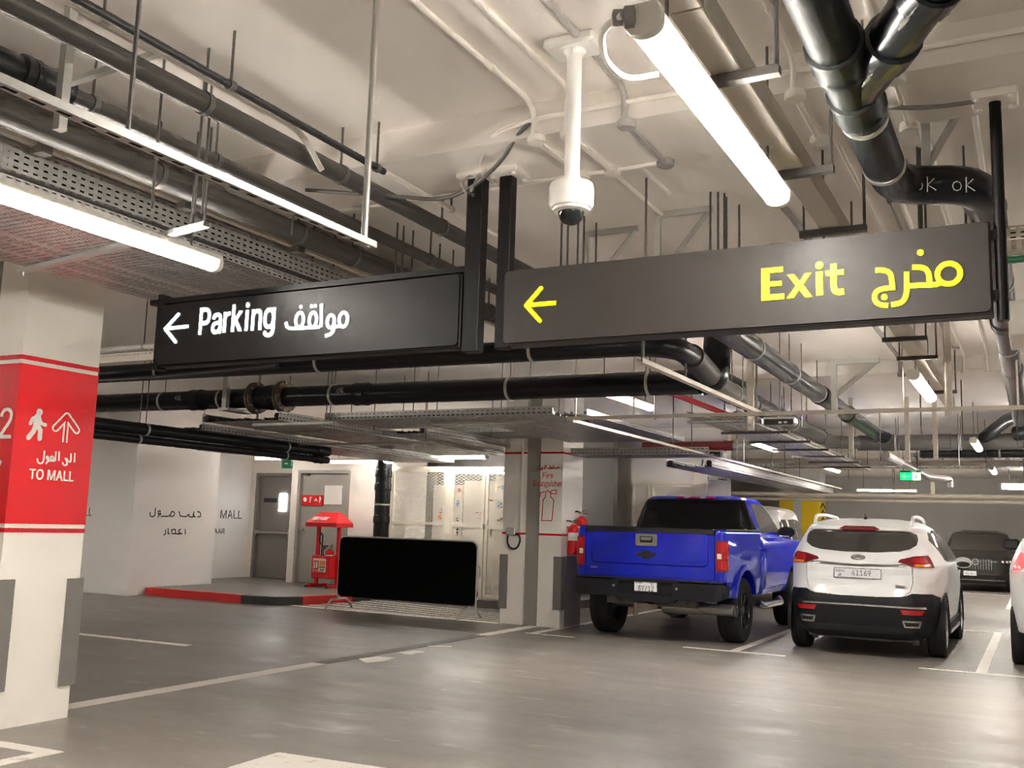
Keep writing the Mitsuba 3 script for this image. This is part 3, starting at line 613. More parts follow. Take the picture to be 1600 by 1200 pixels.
bracket('small triangular bracket above the middle of the Exit sign', -1.98, 5.55, 2.72, .32, None, 1, 'x')
bracket('tall triangular bracket carrying the black pipe elbow at right', -.37, 4.52, 2.90, .16, None, 1, 'x')
bracket('triangular bracket over the shiny pipe below the Exit sign', -1.93, 11.2, 2.72, .45, ZC, 1, 'x', s=.06)
def plainrods(label, pts, group=None, r=.006):
    for (x, y, z0) in pts: solo('threaded_rod', cyl((x, y, z0), (x, y, beamz(y)), r, 6), 'm_rod', label, 'rod', group or 'threaded rods on the ceiling')
# rods seen on the left between the pipes, and behind the signs
for i, (px, X) in enumerate(((365, -2.6), )): pass
RODS = [(*[(2.7766,2.95)][0], -3.2), (*[(3.0067,2.9888)][0], -3.2), (*[(3.0509,3.0043)][0], -3.2), (*[(4.0967,3.2452)][0], -3.6), (*[(5.105,3.223)][0], -3.6), (*[(5.1771,3.2425)][0], -3.6), (*[(5.288,3.2725)][0], -3.6), (*[(5.6249,3.272)][0], -3.6), (*[(5.8032,3.2947)][0], -3.6)]
for y, z, x in RODS: solo('threaded_rod', cyl((x, y, max(z-.25, 2.7)), (x, y, beamz(y)), .006, 6), 'm_rod', 'thin threaded rod hanging among the left pipes and trays', 'rod', 'threaded rods on the left')
for px in (878, 888, 903, 912, 930): pass
for x, y in [(-2.5954,5.4725),(-2.5196,5.4043),(-2.4191,5.3358),(-2.4273,5.4424),(-2.4087,5.5924),(-1.8359,4.9454),(-1.5812,5.3051),(-1.5413,5.3219),(-1.5141,5.3572),(-1.5223,5.4264),(-1.491,5.5897)]: solo('threaded_rod', cyl((x, y, 2.66), (x, y, beamz(y)), .0065, 6), 'm_rod', 'dark threaded rod coming down behind the Exit sign', 'rod', 'threaded rods behind the Exit sign')
for x, y in [(-0.8869,4.9151),(-0.9855,5.8002),(-0.8849,5.7793),(-0.4563,5.0553),(-0.4467,5.0779),(-0.4321,5.1119),(-0.2519,5.1258)]: solo('threaded_rod', cyl((x, y, 2.7), (x, y, beamz(y)), .0065, 6), 'm_rod', 'dark threaded rod right of the cable trunking above the Exit sign', 'rod', 'threaded rods right of the trunking')

# ---- black pipes crossing behind the signs
k = pipe('drain_pipe', 'black crosswise pipe right under the Parking sign', [(-9.5, 7.0, 2.865), (-2.62, 7.0, 2.83), (-2.42, 7.2, 2.83), (-2.42, 7.6, 2.83)], .088, 'm_pipeblack', [(-7.75, 0), (-5.72, 0), (-3.55, 0)], rad=.25)
k = pipe('main_drain_pipe', 'thick black crosswise pipe from the near column to the elbow below the Exit sign', [(-10.6, 8.5, 2.79), (-2.62, 8.5, 2.755)], .112, 'm_pipenew', [(-9.3, 0), (-8.35, 0), (-6.72, 0), (-4.55, 0), (-3.1, 0)], collars=((-8.75, 0), (-6.35, 0)))
for x in (-7.83, -7.42):
    part(k, 'flange', lathe([(.112, -.032), (.182, -.032), (.182, -.004), (.14, -.004), (.14, .004), (.176, .004), (.176, .034), (.112, .034)], (x, 8.5, 2.775), (1, 0, 0), 32), 'm_brownsteel')
    part(k, 'flange_bolt', cat([cyl((x-.045, 8.5+.160*math.cos(a), 2.775+.160*math.sin(a)), (x+.055, 8.5+.160*math.cos(a), 2.775+.160*math.sin(a)), .012, 6) for a in np.arange(10)*.628]), 'm_steel', kind='stuff')
part(k, 'bellows', lathe([(.112, -.2), (.128, -.18), (.13, -.06), (.14, -.04), (.13, -.02), (.13, 0), (.145, .02), (.13, .04), (.13, .1), (.128, .18), (.112, .2)], (-7.625, 8.5, 2.775), (1, 0, 0), 28), 'm_pipeblack')
kk = thing('support_bracket', 'galvanised upright post beside the flanged pipe coupling', 'bracket'); part(kk, 'post', box(-8.17, -8.11, 8.30, 8.36, 2.62, ZC), 'm_galvflat'); part(kk, 'foot_plate', box(-8.2, -8.05, 8.28, 8.7, 2.62, 2.65), 'm_galvflat')
pipe('main_drain_pipe', 'fat black elbow pipe rising beside the chalk OK under the Exit sign', [(-2.62, 8.5, 2.755), (-2.5, 8.55, 2.78), (-2.48, 8.6, 3.33)], .125, 'm_pipenew', rad=.2, rods=False)
pipe('main_drain_pipe', 'black pipe with strap collars running away under the Exit sign to the far crosspipe', [(-2.42, 7.6, 2.83), (-2.62, 9.2, 2.78), (-2.95, 16.8, 2.94), (-2.6, 17.15, 2.946)], .102, 'm_pipegrey', [(9.6, 1), (10.1, 1), (11.6, 1), (13.0, 1)], rad=.2, collars=((10.6, 1), (15.6, 1)), cm='m_galvflat')
pipe('main_drain_pipe', 'shiny dark pipe slanting down right below the Exit sign letters', [(-1.98, 6.2, 2.92), (-2.27, 17.0, 3.07), (-2.0, 17.3, 2.95)], .100, 'm_pipenew', [(8.0, 1), (9.6, 1), (11.2, 1)], rad=.2, collars=((11.4, 1), (13.6, 1)))
pipe('cross_pipe', 'long dark crosspipe behind the far strut at right', [(-2.6, 17.2, 2.946), (5, 17.2, 2.946)], .128, 'm_pipegrey', [(-2.0, 0), (-1.03, 0)], collars=((-2.12, 0), (-1.26, 0), (-.06, 0)))
pipe('cross_pipe', 'lower black crosspipe just under the long dark one', [(-1.7, 17.9, 2.84), (5, 17.9, 2.84)], .095, 'm_pipeblack', [(-.5, 0)])
pipe('branch_pipe', 'black slanting branch pipe at the far right edge', [(-.71, 17.15, 3.0), (-.3, 16.3, 3.22), (.35, 15.4, 3.24)], .092, 'm_pipeblack', rad=.2, rods=False)
pipe('branch_pipe', 'second black branch pipe at the far right edge, lower and fatter', [(-.23, 17.1, 3.06), (.7, 16.3, 3.2)], .115, 'm_pipeblack', rods=False)
# ---- black pipe at upper right
R1 = pipe('soil_pipe', 'big black pipe coming from the top edge down to the elbow at right', [(-.51, .4, 2.98), (-.51, 4.24, 2.98)], .082, 'm_pipematte', [(3.66, 1), (4.20, 1)], collars=((3.12, 1), (3.5, 1)))
part(R1, 'elbow', tube([(-.51, 4.2, 2.98), (-.49, 4.50, 2.98), (-.19, 4.58, 2.98), (-.15, 4.95, 2.97)], .086, 18, .16), 'm_pipenew')
part(R1, 'wye_branch', tube([(-.51, 3.45, 2.985), (-.33, 3.08, 2.985), (-.10, 2.62, 3.0)], .079, 18), 'm_pipenew')
part(R1, 'coupling', lathe([(.079, -.06), (.092, -.055), (.092, .055), (.079, .06)], (-.36, 3.14, 2.985), (.18, -.37, 0), 18), 'm_pipenew')
part(R1, 'coupling', lathe([(.079, -.05), (.090, -.045), (.090, .045), (.079, .05)], (-.21, 2.84, 2.99), (.23, -.46, 0), 18), 'm_pipenew')
pipe('soil_pipe', 'grey pipe running on from the elbow behind the right end of the Exit sign', [(-.15, 4.95, 2.97), (-.15, 14.0, 2.93)], .080, 'm_pipegrey', [(6.4, 1), (8.6, 1)], collars=((7.6, 1), (9.8, 1)))
def chalk(k, c, u, v, s=.045):
    c, u, v = np.array(c, float), np.array(u, float), np.array(v, float); u /= np.linalg.norm(u); v /= np.linalg.norm(v)
    P = lambda a, b: c+u*a*s+v*b*s
    th = np.linspace(0, 2*np.pi, 9)
    part(k, 'chalk_mark', cat([tube([P(-.6+.35*math.cos(t), .4*math.sin(t)) for t in th], .0022, 4, cap=False), tube([P(.1, -.6), P(.15, .7)], .0022, 4), tube([P(.7, .5), P(.15, 0), P(.8, -.5)], .0022, 4)]), 'm_white', False, 'white chalk OK mark')
chalk(R1, (-.42, 3.16, 2.90), (.4, -.9, 0), (.6, .3, .7), .055); chalk(R1, (-.27, 2.82, 2.90), (.4, -.9, 0), (.6, .3, .7), .055)
chalk(R1, (-.37, 4.435, 2.95), (1, .15, 0), (0, -.3, 1), .05); chalk(R1, (-.22, 4.475, 2.94), (1, .2, 0), (0, -.3, 1), .05)
chalk('main_drain_pipe', (-6.55, 8.388, 2.80), (1, 0, 0), (0, 0, 1), .055); chalk('main_drain_pipe', (-8.95, 8.388, 2.80), (1, 0, 0), (0, 0, 1), .055)
chalk('main_drain_pipe_001', (-2.47, 8.472, 3.05), (1, 0, 0), (0, 0, 1), .06)
chalk('cross_pipe', (-2.27, 17.065, 2.95), (1, 0, 0), (0, 0, 1), .07); chalk('cross_pipe', (-1.38, 17.065, 2.96), (1, 0, 0), (0, 0, 1), .07)
# ---- black pipes at left, low
for z, r, lab in ((2.385, .070, 'upper of the two black pipes in front of the hoarding'), (2.265, .048, 'lower of the two black pipes in front of the hoarding')):
    pipe('wall_pipe', lab, [(-9.0, 4.5, z), (-9.0, 11.3, z)], r, 'm_pipeblack', [(7.9+4*(r-.05), 1), (10.4, 1)], cm='m_galvflat', collars=((11.1, 1), ))
pipe('green_pipe', 'green pipe stub in the gap between near column and Parking sign', [(-7.2, 6.2, 2.93), (-6.45, 6.2, 2.93)], .022, 'm_greenpipe', [(-6.8, 0)])
pipe('white_pipe', 'white pipe stub beside the green pipe', [(-8.2, 6.2, 2.93), (-6.85, 6.2, 2.93)], .025, 'm_white', [(-7.1, 0)])
k = channel('slotted_rail', 'pale slotted rail left of the Parking sign', (-9, 6.1, 2.78), (-5.9, 6.1, 2.78), .04, .05, 'm_galvlight', slot=False)
part(k, 'slotted_face', slots((-9, 6.079, 2.785), (1, 0, 0), (0, 0, 1), 3.1, .075, .05, .0375, .026, .010), 'm_galvlight', False)
pipe('cable_bundle', 'black cable bundle sagging below the slotted rail', [(-9, 6.3, 2.66), (-7, 6.3, 2.66), (-5.6, 6.3, 2.70)], .022, 'm_black', rods=False, cat_='cable')
# ---- cable trays in the middle distance
mid = dict(pitch=(.06, .04), slot=(.03, .014))
tray('cable_tray', 'crosswise perforated tray below the thick black pipe', -7.2, -4.3, 8.95, 10.0, 2.555, .085, 'x', rods=((-6.0, 8.97), (-4.9, 8.97)), **mid)
tray('cable_tray', 'perforated tray running away in front of the doors, left of the crosswise tray', -8.5, -7.36, 8.35, 13.6, 2.50, .10, rods=((-7.38, 9.2), (-7.38, 10.8)), **mid)
tray('cable_tray', 'lower perforated tray running away above the red fire point', -9.9, -8.75, 8.6, 14.4, 2.44, .08, rods=((-8.77, 11.5), ), **mid)
tray('cable_tray', 'perforated tray running away towards the mesh cage beside the far column', -7.9, -6.9, 10.6, 15.6, 2.56, .10, rods=((-6.92, 12.4), ), **mid)
tray('cable_tray', 'crosswise perforated tray in front of the white wall behind the pickup', -6.1, -3.95, 13.2, 13.9, 2.47, .10, 'x', rods=((-4.2, 13.22), ), **mid)
tray('cable_tray', 'wide grey tray underside right of the far column', -5.9, -4.2, 9.6, 12.9, 2.62, .06, **mid)
tray('cable_tray', 'low tray behind the black pipes above the hoarding', -12.5, -10.6, 12.2, 13.0, 2.5, .09, 'x', rods=((-12.4, 12.22), (-10.7, 12.22)), **mid)
for (x0, x1, y, z, lab) in ((-7.9, -6.75, 8.55, 2.462, 'first grey strut under the middle trays'), (-8.9, -6.85, 9.57, 2.455, 'second grey strut under the middle trays, longer than the first'), (-9.3, -6.75, 10.6, 2.42, 'third grey strut under the middle trays'), (-6.0, -4.7, 9.35, 2.52, 'light strut under the crosswise tray beside the far column')):
    channel('strut_channel', lab, (x0, y, z), (x1, y, z), .041, .03, 'm_galvflat', slot=False, rods=((.05, .006), (.95, .006)))
pipe('sprinkler_pipe', 'grey pipe crossing before the top of the far column', [(-9.5, 12.6, 2.70), (-5.9, 12.6, 2.72)], .052, 'm_conduitgrey', [(-8.2, 0), (-5.95, 0)])
# ---- struts and channels on the right
channel('strut_channel', 'long pale strut across the right half above the parked cars', (-4.12, 8.93, 2.488), (1.5, 8.93, 2.488), .045, .032, 'm_galvlight', slot=False, rods=((.015, .010), (.125, .010), (.56, .007), (.62, .007), (.715, .010)), rm='m_galvlight')
channel('strut_channel', 'pale channel running away over the pickup roof', (-4.05, 8.96, 2.462), (-4.02, 24, 2.462), .045, .028, 'm_galvlight', slot=False, rods=((.2, .006), (.4, .006), (.55, .006), (.7, .006)))
channel('strut_channel', 'pale channel slanting from the Exit sign to the small parking indicator', (-2.42, 6.42, 2.59), (-2.40, 9.8, 2.59), .05, .035, 'm_galvlight', slot=False, rods=((.02, .012), (.30, .010), (.95, .01)))
for x, y, z0, lab in ((-.62, 8.95, 2.45, 'pale upright post right of the far tube light'), (-1.55, 14.6, 2.45, 'pale upright post before the dark crosspipe'), (-1.2, 14.7, 2.5, 'galvanised upright post left of the other pale post'), (-2.28, 14.5, 2.55, 'pale upright post at the end of the collared pipe'), (-2.45, 9.6, 2.42, 'pale upright post crossing the collared black pipe')):
    k = thing('upright_post', lab, 'post'); part(k, 'post_body', box(x-.03, x+.03, y-.02, y+.02, z0, ZC), 'm_galvlight'); part(k, 'end_bolt', cyl((x, y-.03, z0+.05), (x, y+.03, z0+.05), .012, 6), 'm_steel')
# ---- cable trunking over the right tube light
k = thing('cable_trunking', 'cream cable trunking running beside the long tube light', 'trunking')
for a, b in ((.3, 2.6), (2.61, 5.0), (5.01, 7.5), (7.51, 10.0), (10.01, 12.5)): part(k, 'trunking_section', bbox(-.905, -.80, a, b, 2.945, 3.045, .004), 'm_trunk')
for y in (1.6, 3.05, 4.02, 4.9, 6.9, 7.9, 8.8, 11):
    part(k, 'cross_bracket', box(-1.0, -.68, y-.02, y+.02, 2.912, 2.943), 'm_pipegrey'); rod(k, -.98, y, 2.94, beamz(y)); rod(k, -.69, y, 2.94, beamz(y), .008)
for i, (y0, y1, x) in enumerate(((.5, 3.0, -.60), (4.3, 7.0, -.66), (7.2, 10.5, -.68))):
    pipe('conduit', ('dark conduit with a bent end at the top right of the long tube light', 'dark conduit beside the trunking above the Exit sign', 'dark conduit beside the trunking below the Exit sign')[i], [(x, y0, 3.30), (x, y1, 3.30), (x+.05, y1+.2, 3.33)], .012, 'm_conduitgrey', [((y0+y1)/2, 1)], rad=.1, cat_='conduit', cm='m_rod')
# ---- ceiling conduits with round boxes at the beam
def jbox(k, x, y, z, m='m_conduit'): part(k, 'junction_box', lathe([(0, 0), (.04, 0), (.043, .008), (.043, .028), (.036, .035), (0, .035)], (x, y, z), (0, 0, -1), 18), m)
def beam_conduit(label, x, y0, m='m_conduit', r=.0125, x2=None, far=None, box1=True):
    x2 = x if x2 is None else x2
    k = solo('conduit', tube([(x, y0, ZC-.016), (x, 3.72, ZC-.016), (x2, 3.80, ZC-.05), (x2, 3.80, ZS-.01)], r, 10, .08), m, label, 'conduit', None, 50)
    if box1: jbox(k, x2, 3.83, ZS+.002, m)
    part(k, 'soffit_run', tube([(x2, 3.84, ZS-.016), (x2, 4.34, ZS-.016)], r, 10), m)
    jbox(k, x2, 4.34, ZS+.002, m)
    for y in (1.4, 2.6, 3.4): 
        if y > y0: part(k, 'saddle_clip', ring((x, y, ZC-.016), (0, 1, 0), r+.005, .02, .005, 12), m)
    if far: part(k, 'far_run', tube([(x2, 4.37, ZC-.016), (x2, far, ZC-.016)], r, 10), m)
    return k
beam_conduit('pale ceiling conduit left of the dome camera', -1.955, .3, far=5.6)
beam_conduit('pale ceiling conduit passing right behind the dome camera pole', -1.745, .3, x2=-1.79, far=5.2)
beam_conduit('dark grey ceiling conduit right of the dome camera', -1.515, 2.9, 'm_conduitgrey', .0155)
beam_conduit('pale ceiling conduit right of the long tube light', -.795, .3, far=9.5)
beam_conduit('pale ceiling conduit behind the black pipe junction', -.47, .3, x2=-.42, far=9.5)
pipe('conduit', 'pale conduit along the side of the ceiling beam', [(-2.35, 4.0, ZS-.015), (-2.2, 3.805, ZS+.04), (-1.95, 3.80, ZS+.075), (3, 3.80, ZS+.075)], .011, 'm_conduit', rods=False, rad=.2, cat_='conduit')
pipe('conduit', 'pale conduit under the ceiling beam behind the sign posts', [(-4.2, 4.33, ZS-.013), (-1.52, 4.33, ZS-.013)], .011, 'm_conduit', rods=False, cat_='conduit')
pipe('cable', 'black cable looping from the post head up to the ceiling', [(-3.35, 3.9, 3.16), (-3.0, 4.0, 3.12), (-2.62, 4.1, 3.07), (-2.42, 4.05, 3.09), (-2.2, 3.95, 3.16), (-2.05, 3.82, 3.22), (-1.95, 3.8, 3.28)], .010, 'm_rod', rods=False, rad=.2, cat_='cable')
k = solo('cable', cat([tube([(-2.44, 4.1, 3.18), (-2.50, 4.06, 3.14), (-2.46, 4.05, 3.08), (-2.42, 4.07, 3.06)], .007, 8, .03), tube([(-2.40, 4.1, 3.18), (-2.38, 4.04, 3.14), (-2.42, 4.04, 3.07)], .008, 8, .03)]), 'm_conduitgrey', 'looped cable ends tied at the head of the left sign post', 'cable')
part(k, 'cable_tie', lathe([(.012, -.012), (.02, -.012), (.02, .012), (.012, .012), (.012, -.012)], (-2.43, 4.06, 3.075), (1, 0, 0), 12), 'm_black')
pipe('cable', 'grey cable drooping to the right sign post plate', [(-.62, 4.0, 3.18), (-.45, 4.05, 3.16), (-.3, 4.1, 3.155), (-.15, 4.14, 3.17)], .009, 'm_conduitgrey', rods=False, rad=.1, cat_='cable')
for x, lab in ((-.62, 'pale far ceiling conduit left of the right-hand grey pipe'), (-.40, 'second pale far ceiling conduit left of the right-hand grey pipe'), (-.18, 'third pale far ceiling conduit, hidden behind the right-hand grey pipe')):
    k = pipe('conduit', lab, [(x, 4.5, ZC-.014), (x, 11.3, ZC-.014), (x, 11.33, ZS-.02)], .014, 'm_conduit', rods=False, rad=.05, cat_='conduit'); jbox(k, x, 11.38, ZS+.002)
k = pipe('conduit', 'grey far ceiling conduit bending down the second beam', [(-1.25, 5.5, ZC-.02), (-1.25, 11.25, ZC-.02), (-1.25, 11.32, ZS)], .02, 'm_conduitgrey', rods=False, rad=.08, cat_='conduit'); jbox(k, -1.25, 11.4, ZS+.002, 'm_conduitgrey')
# ---- far clutter
pipe('cross_pipe', 'pale far crosspipe below the green exit sign', [(-7.0, 25.0, 2.37), (8, 25.0, 2.37)], .05, 'm_galvlight', [(-3, 0), (0, 0)])
pipe('cross_pipe', 'second pale far crosspipe just under the other', [(-7.0, 25.3, 2.26), (8, 25.3, 2.26)], .04, 'm_galvlight', [(-3, 0)])
pipe('cross_pipe', 'brown far crosspipe above the green exit sign', [(-4.5, 19.8, 2.78), (6, 19.8, 2.78)], .05, 'm_trunk', [(-1.5, 0), (-.4, 0)])
pipe('red_pipe', 'short dark red pipe with a flange above the pickup', [(-6.5, 17.5, 2.95), (-4.81, 17.5, 2.95)], .082, 'm_darkred', collars=((-4.87, 0), ))
pipe('cross_pipe', 'grey pipe continuing from the red pipe to the right', [(-4.81, 17.5, 2.95), (-2.4, 17.5, 2.95)], .07, 'm_conduitgrey', [(-3.7, 0)])
pipe('red_pipe', 'thin red pipe running away left of the collared black pipe', [(-3.1, 8.9, 2.75), (-3.15, 17, 2.80)], .03, 'm_redline', [(11, 1), (14, 1)])
tray('cable_tray', 'far crosswise tray right of the green exit sign', -2.2, 5, 20.3, 20.9, 2.93, .09, 'x', pitch=(.12, .045), slot=(.05, .02), rods=((0, 20.3), (-1.5, 20.3)))
tray('cable_tray', 'far crosswise tray above the yellow striped column', -7, 3, 23.4, 24.0, 2.95, .09, 'x', pitch=(.12, .045), slot=(.05, .02), rods=((-3, 22.5), ))
tray('cable_tray', 'brown tray running away left of the parking indicator', -3.55, -2.95, 11.0, 21, 2.72, .08, m='m_trunk', pitch=(.12, .06), slot=(.05, .02), rods=((-3.0, 11.5), (-3.0, 14)))
for i in range(7): channel('strut_channel', 'dark crosswise strut under the brown tray', (-3.6, 11.2+1.4*i, 2.68), (-2.75, 11.2+1.4*i, 2.68), .05, .03, 'm_pipegrey', 'struts under the brown tray', slot=False, rods=((.05, .006), (.95, .006)))
pipe('sprinkler_pipe', 'slanting grey pipe ending in an elbow near the green exit sign', [(-1.95, 15.5, 2.62), (-1.9, 21.5, 2.62), (-1.55, 22.2, 2.62), (-1.55, 22.2, 2.45)], .06, 'm_conduitgrey', [(17, 1), (19.5, 1)], rad=.2)
tray('cable_tray', 'duct-like tray along the white wall behind the pickup', -4.9, -4.2, 14.2, 24, 2.36, .12, m='m_conduitgrey', pitch=(.12, .06), slot=(.05, .02), rods=((-4.2, 16), (-4.2, 19)))
pipe('cable', 'dark cable run on the white wall above the pickup cab', [(-5.55, 18.17, 2.75), (-5.6, 18.17, 2.42), (-5.3, 18.17, 2.40), (-5.09, 18.17, 2.37)], .016, 'm_rod', rods=False, rad=.08, cat_='cable')
for i in range(14):
    x = [-3.3, -2.2, -1.3, -.7, -.3, .2][i % 6]+.13*(i % 3); y = 9.2+.95*i
    solo('threaded_rod', cyl((x, y, 2.5), (x, y, beamz(y)), .007, 6), 'm_rod', 'threaded rod among the far pipes above the parked cars', 'rod', 'threaded rods above the parked cars')
k = solo('air_duct', bbox(-.10, 1.6, 6.0, 6.5, 2.56, 2.755, .006), 'm_conduit', 'pale box duct at the right edge beside the Exit sign end', 'duct')
for x in (.4, 1.2): rod(k, x, 6.05, 2.75)
part(k, 'joint_flange', box(.3, .33, 5.985, 6.515, 2.545, 2.77), 'm_conduit')
pipe('green_pipe', 'dark green pipe crossing the right edge beside the Exit sign', [(-.15, 5.5, 2.855), (1.4, 5.5, 2.90)], .018, 'm_greenpipe', [(.3, 0)])
tray('cable_tray', 'pale perforated tray at the right edge above the green pipe', -.12, 1.5, 5.2, 5.5, 2.88, .07, 'x', m='m_galvlight', rods=((-.1, 5.22), (1.2, 5.22)))
# green exit sign, parking indicator, loudspeaker dome
k = thing('exit_sign', 'glowing green exit sign with a white arrow above the far cars', 'sign')
part(k, 'sign_body', bbox(-2.16, -1.80, 19.0, 19.05, 2.42, 2.60, .008), 'm_green')
part(k, 'lit_face', extr(sbox(-2.15, 2.43, -1.955, 2.57) if 0 else sbox(-2.15, 2.43, -1.955, 2.565), .004, (0, 19.0, 0), (1, 0, 0), (0, 0, 1), w=(0, -1, 0)), 'm_green', False, 'lit green half', emit=glow((.0, .55, .06), .05))
part(k, 'lit_face', extr(sbox(-1.95, 2.43, -1.81, 2.565), .004, (0, 19.0, 0), (1, 0, 0), (0, 0, 1), w=(0, -1, 0)), 'm_white', False, 'pale lit half with a running figure', emit=glow((.45, .75, .35), .05))
on_y(unary_union([stroke([(-2.07, 2.54), (-2.12, 2.50), (-2.07, 2.46)], .016), stroke([(-2.12, 2.50), (-1.99, 2.50)], .018)]), 18.995, 'm_lit', k, 'arrow', .002)
on_y(unary_union([Point(-1.87, 2.545).buffer(.011), stroke([(-1.875, 2.53), (-1.885, 2.49), (-1.91, 2.45)], .014), stroke([(-1.885, 2.49), (-1.86, 2.46)], .014), stroke([(-1.90, 2.52), (-1.85, 2.51)], .010)]), 18.995, 'm_green', k, 'running_figure', .002)
for x in (-2.1, -1.86): rod(k, x, 19.02, 2.60)
kk = thing('upright_post', 'cream post right below the green exit sign', 'post'); part(kk, 'post_body', box(-2.17, -2.09, 24.97, 25.03, 2.418, 2.70), 'm_cream')
k = thing('parking_indicator', 'small grey hanging parking indicator box with two digits above the pickup mirror', 'sign')
part(k, 'body', bbox(-2.30, -1.97, 9.40, 9.50, 2.445, 2.525, .02), 'm_galvflat'); part(k, 'display', extr(rrect(-2.27, -2.0, 2.45, 2.505, .012), .004, (0, 9.40, 0), (1, 0, 0), (0, 0, 1), w=(0, -1, 0)), 'm_black', False)
for x in (-2.12, -2.07): part(k, 'lit_digit', extr(sbox(x-.015, 2.462, x+.015, 2.482), .002, (0, 9.395, 0), (1, 0, 0), (0, 0, 1), w=(0, -1, 0)), 'm_white', False)
rod(k, -2.13, 9.45, 2.52)
# ---- dome camera
k = thing('dome_camera', 'white dome security camera on a long ceiling pole', 'security camera')
cx, cy = -1.555, 3.36
part(k, 'ceiling_plate', bbox(cx-.11, cx+.11, cy-.075, cy+.075, ZC-.045, ZC, .012), 'm_white')
part(k, 'pole', lathe([(.05, ZC-.04), (.034, ZC-.06), (.030, ZC-.075), (.030, 2.80), (.036, 2.79), (.036, 2.765)], (cx, cy, 0), (0, 0, 1), 24), 'm_white', 40)
part(k, 'shroud', lathe([(0, 2.775), (.05, 2.775), (.082, 2.765), (.088, 2.75), (.088, 2.685), (.080, 2.668), (.064, 2.664), (.060, 2.67), (0, 2.67)], (cx, cy, 0), (0, 0, 1), 36), 'm_white', 35)
part(k, 'collar', lathe([(.074, 2.666), (.072, 2.655), (.052, 2.650), (.050, 2.66)], (cx, cy, 0), (0, 0, 1), 36), 'm_white')
part(k, 'dome_bubble', lathe([(.050, 2.655), (.049, 2.64), (.042, 2.622), (.030, 2.610), (.015, 2.603), (0, 2.601)], (cx, cy, 0), (0, 0, 1), 28), 'm_glass', True, 'dark glass dome')
# gland and cable of the nearest tube light
solo('cable', tube([(-.93, 2.30, 2.80), (-1.0, 2.33, 2.79), (-1.045, 2.45, 2.765), (-1.02, 2.57, 2.75), (-.93, 2.60, 2.765)], .010, 10, .08), 'm_conduit', 'pale cable looping at the near end of the long tube light', 'cable')
solo('cable_gland', lathe([(.012, 0), (.03, .004), (.03, .03), (.022, .034), (.022, .06), (.012, .064)], (-.90, 2.33, 2.805), (-.9, -.3, 0), 14), 'm_conduitgrey', 'grey cable gland on the near end of the long tube light', 'cable gland')

# ================================================================ VEHICLES
def zloft(levels, n=88, dw=0.0, fine=44):
    """closed body from plan outlines: levels of (z, y_rear, y_front, half width, rear squareness, front squareness)"""
    L = np.array(levels, float); zz = np.unique(np.concatenate([np.linspace(L[0, 0], L[-1, 0], fine), L[:, 0]]))
    P = np.stack([PchipInterpolator(L[:, 0], L[:, k])(zz) for k in range(1, 6)], 1)
    th = (np.arange(n)+.5)*2*np.pi/n; rings = []
    for z, (yr, yf, w, nr, nf) in zip(zz, P):
        yr, yf, w = yr-dw, yf+dw, w+dw; ym, h = (yr+yf)/2, (yf-yr)/2
        e = np.where(np.sin(th) < 0, nr, nf); c, s = np.cos(th), np.sin(th)
        rings.append(np.stack([w*np.sign(c)*np.abs(c)**(2/e), ym+h*np.sign(s)*np.abs(s)**(2/e), np.full(n, z)], 1))
    zs = np.array(rings); zs[0, :, 2] -= dw; zs[-1, :, 2] += dw
    v = zs.reshape(-1, 3); m = len(zz); f = []
    i, j = np.meshgrid(np.arange(m-1), np.arange(n), indexing='ij'); i, j = i.ravel(), j.ravel(); k = (j+1) % n
    f = np.concatenate([np.stack([i*n+j, i*n+k, (i+1)*n+k], 1), np.stack([i*n+j, (i+1)*n+k, (i+1)*n+j], 1)])
    c0 = len(v); v = np.vstack([v, [[0, zs[0, :, 1].mean(), zs[0, 0, 2]], [0, zs[-1, :, 1].mean(), zs[-1, 0, 2]]]]); jj = np.arange(n); kk = (jj+1) % n
    f = np.concatenate([f, np.stack([np.full(n, c0), kk, jj], 1), np.stack([np.full(n, c0+1), (m-1)*n+jj, (m-1)*n+kk], 1)])
    return man(trimesh.Trimesh(v, f, process=False))
def pxz(poly, y0, y1):     # prism over an (x, z) outline, along y
    return man(extr(Polygon(poly) if not isinstance(poly, Polygon) else poly, y1-y0, (0, y0, 0), (1, 0, 0), (0, 0, 1), w=(0, 1, 0)))
def pyz(poly, x0, x1):     # prism over a (y, z) outline, along x
    return man(extr(Polygon(poly) if not isinstance(poly, Polygon) else poly, x1-x0, (x0, 0, 0), (0, 1, 0), (0, 0, 1), w=(1, 0, 0)))
def mirx(p): return [(-a, b) for a, b in p][::-1]
def xcyl(x0, x1, y, z, r, n=40): return man(cyl((x0, y, z), (x1, y, z), r, n))
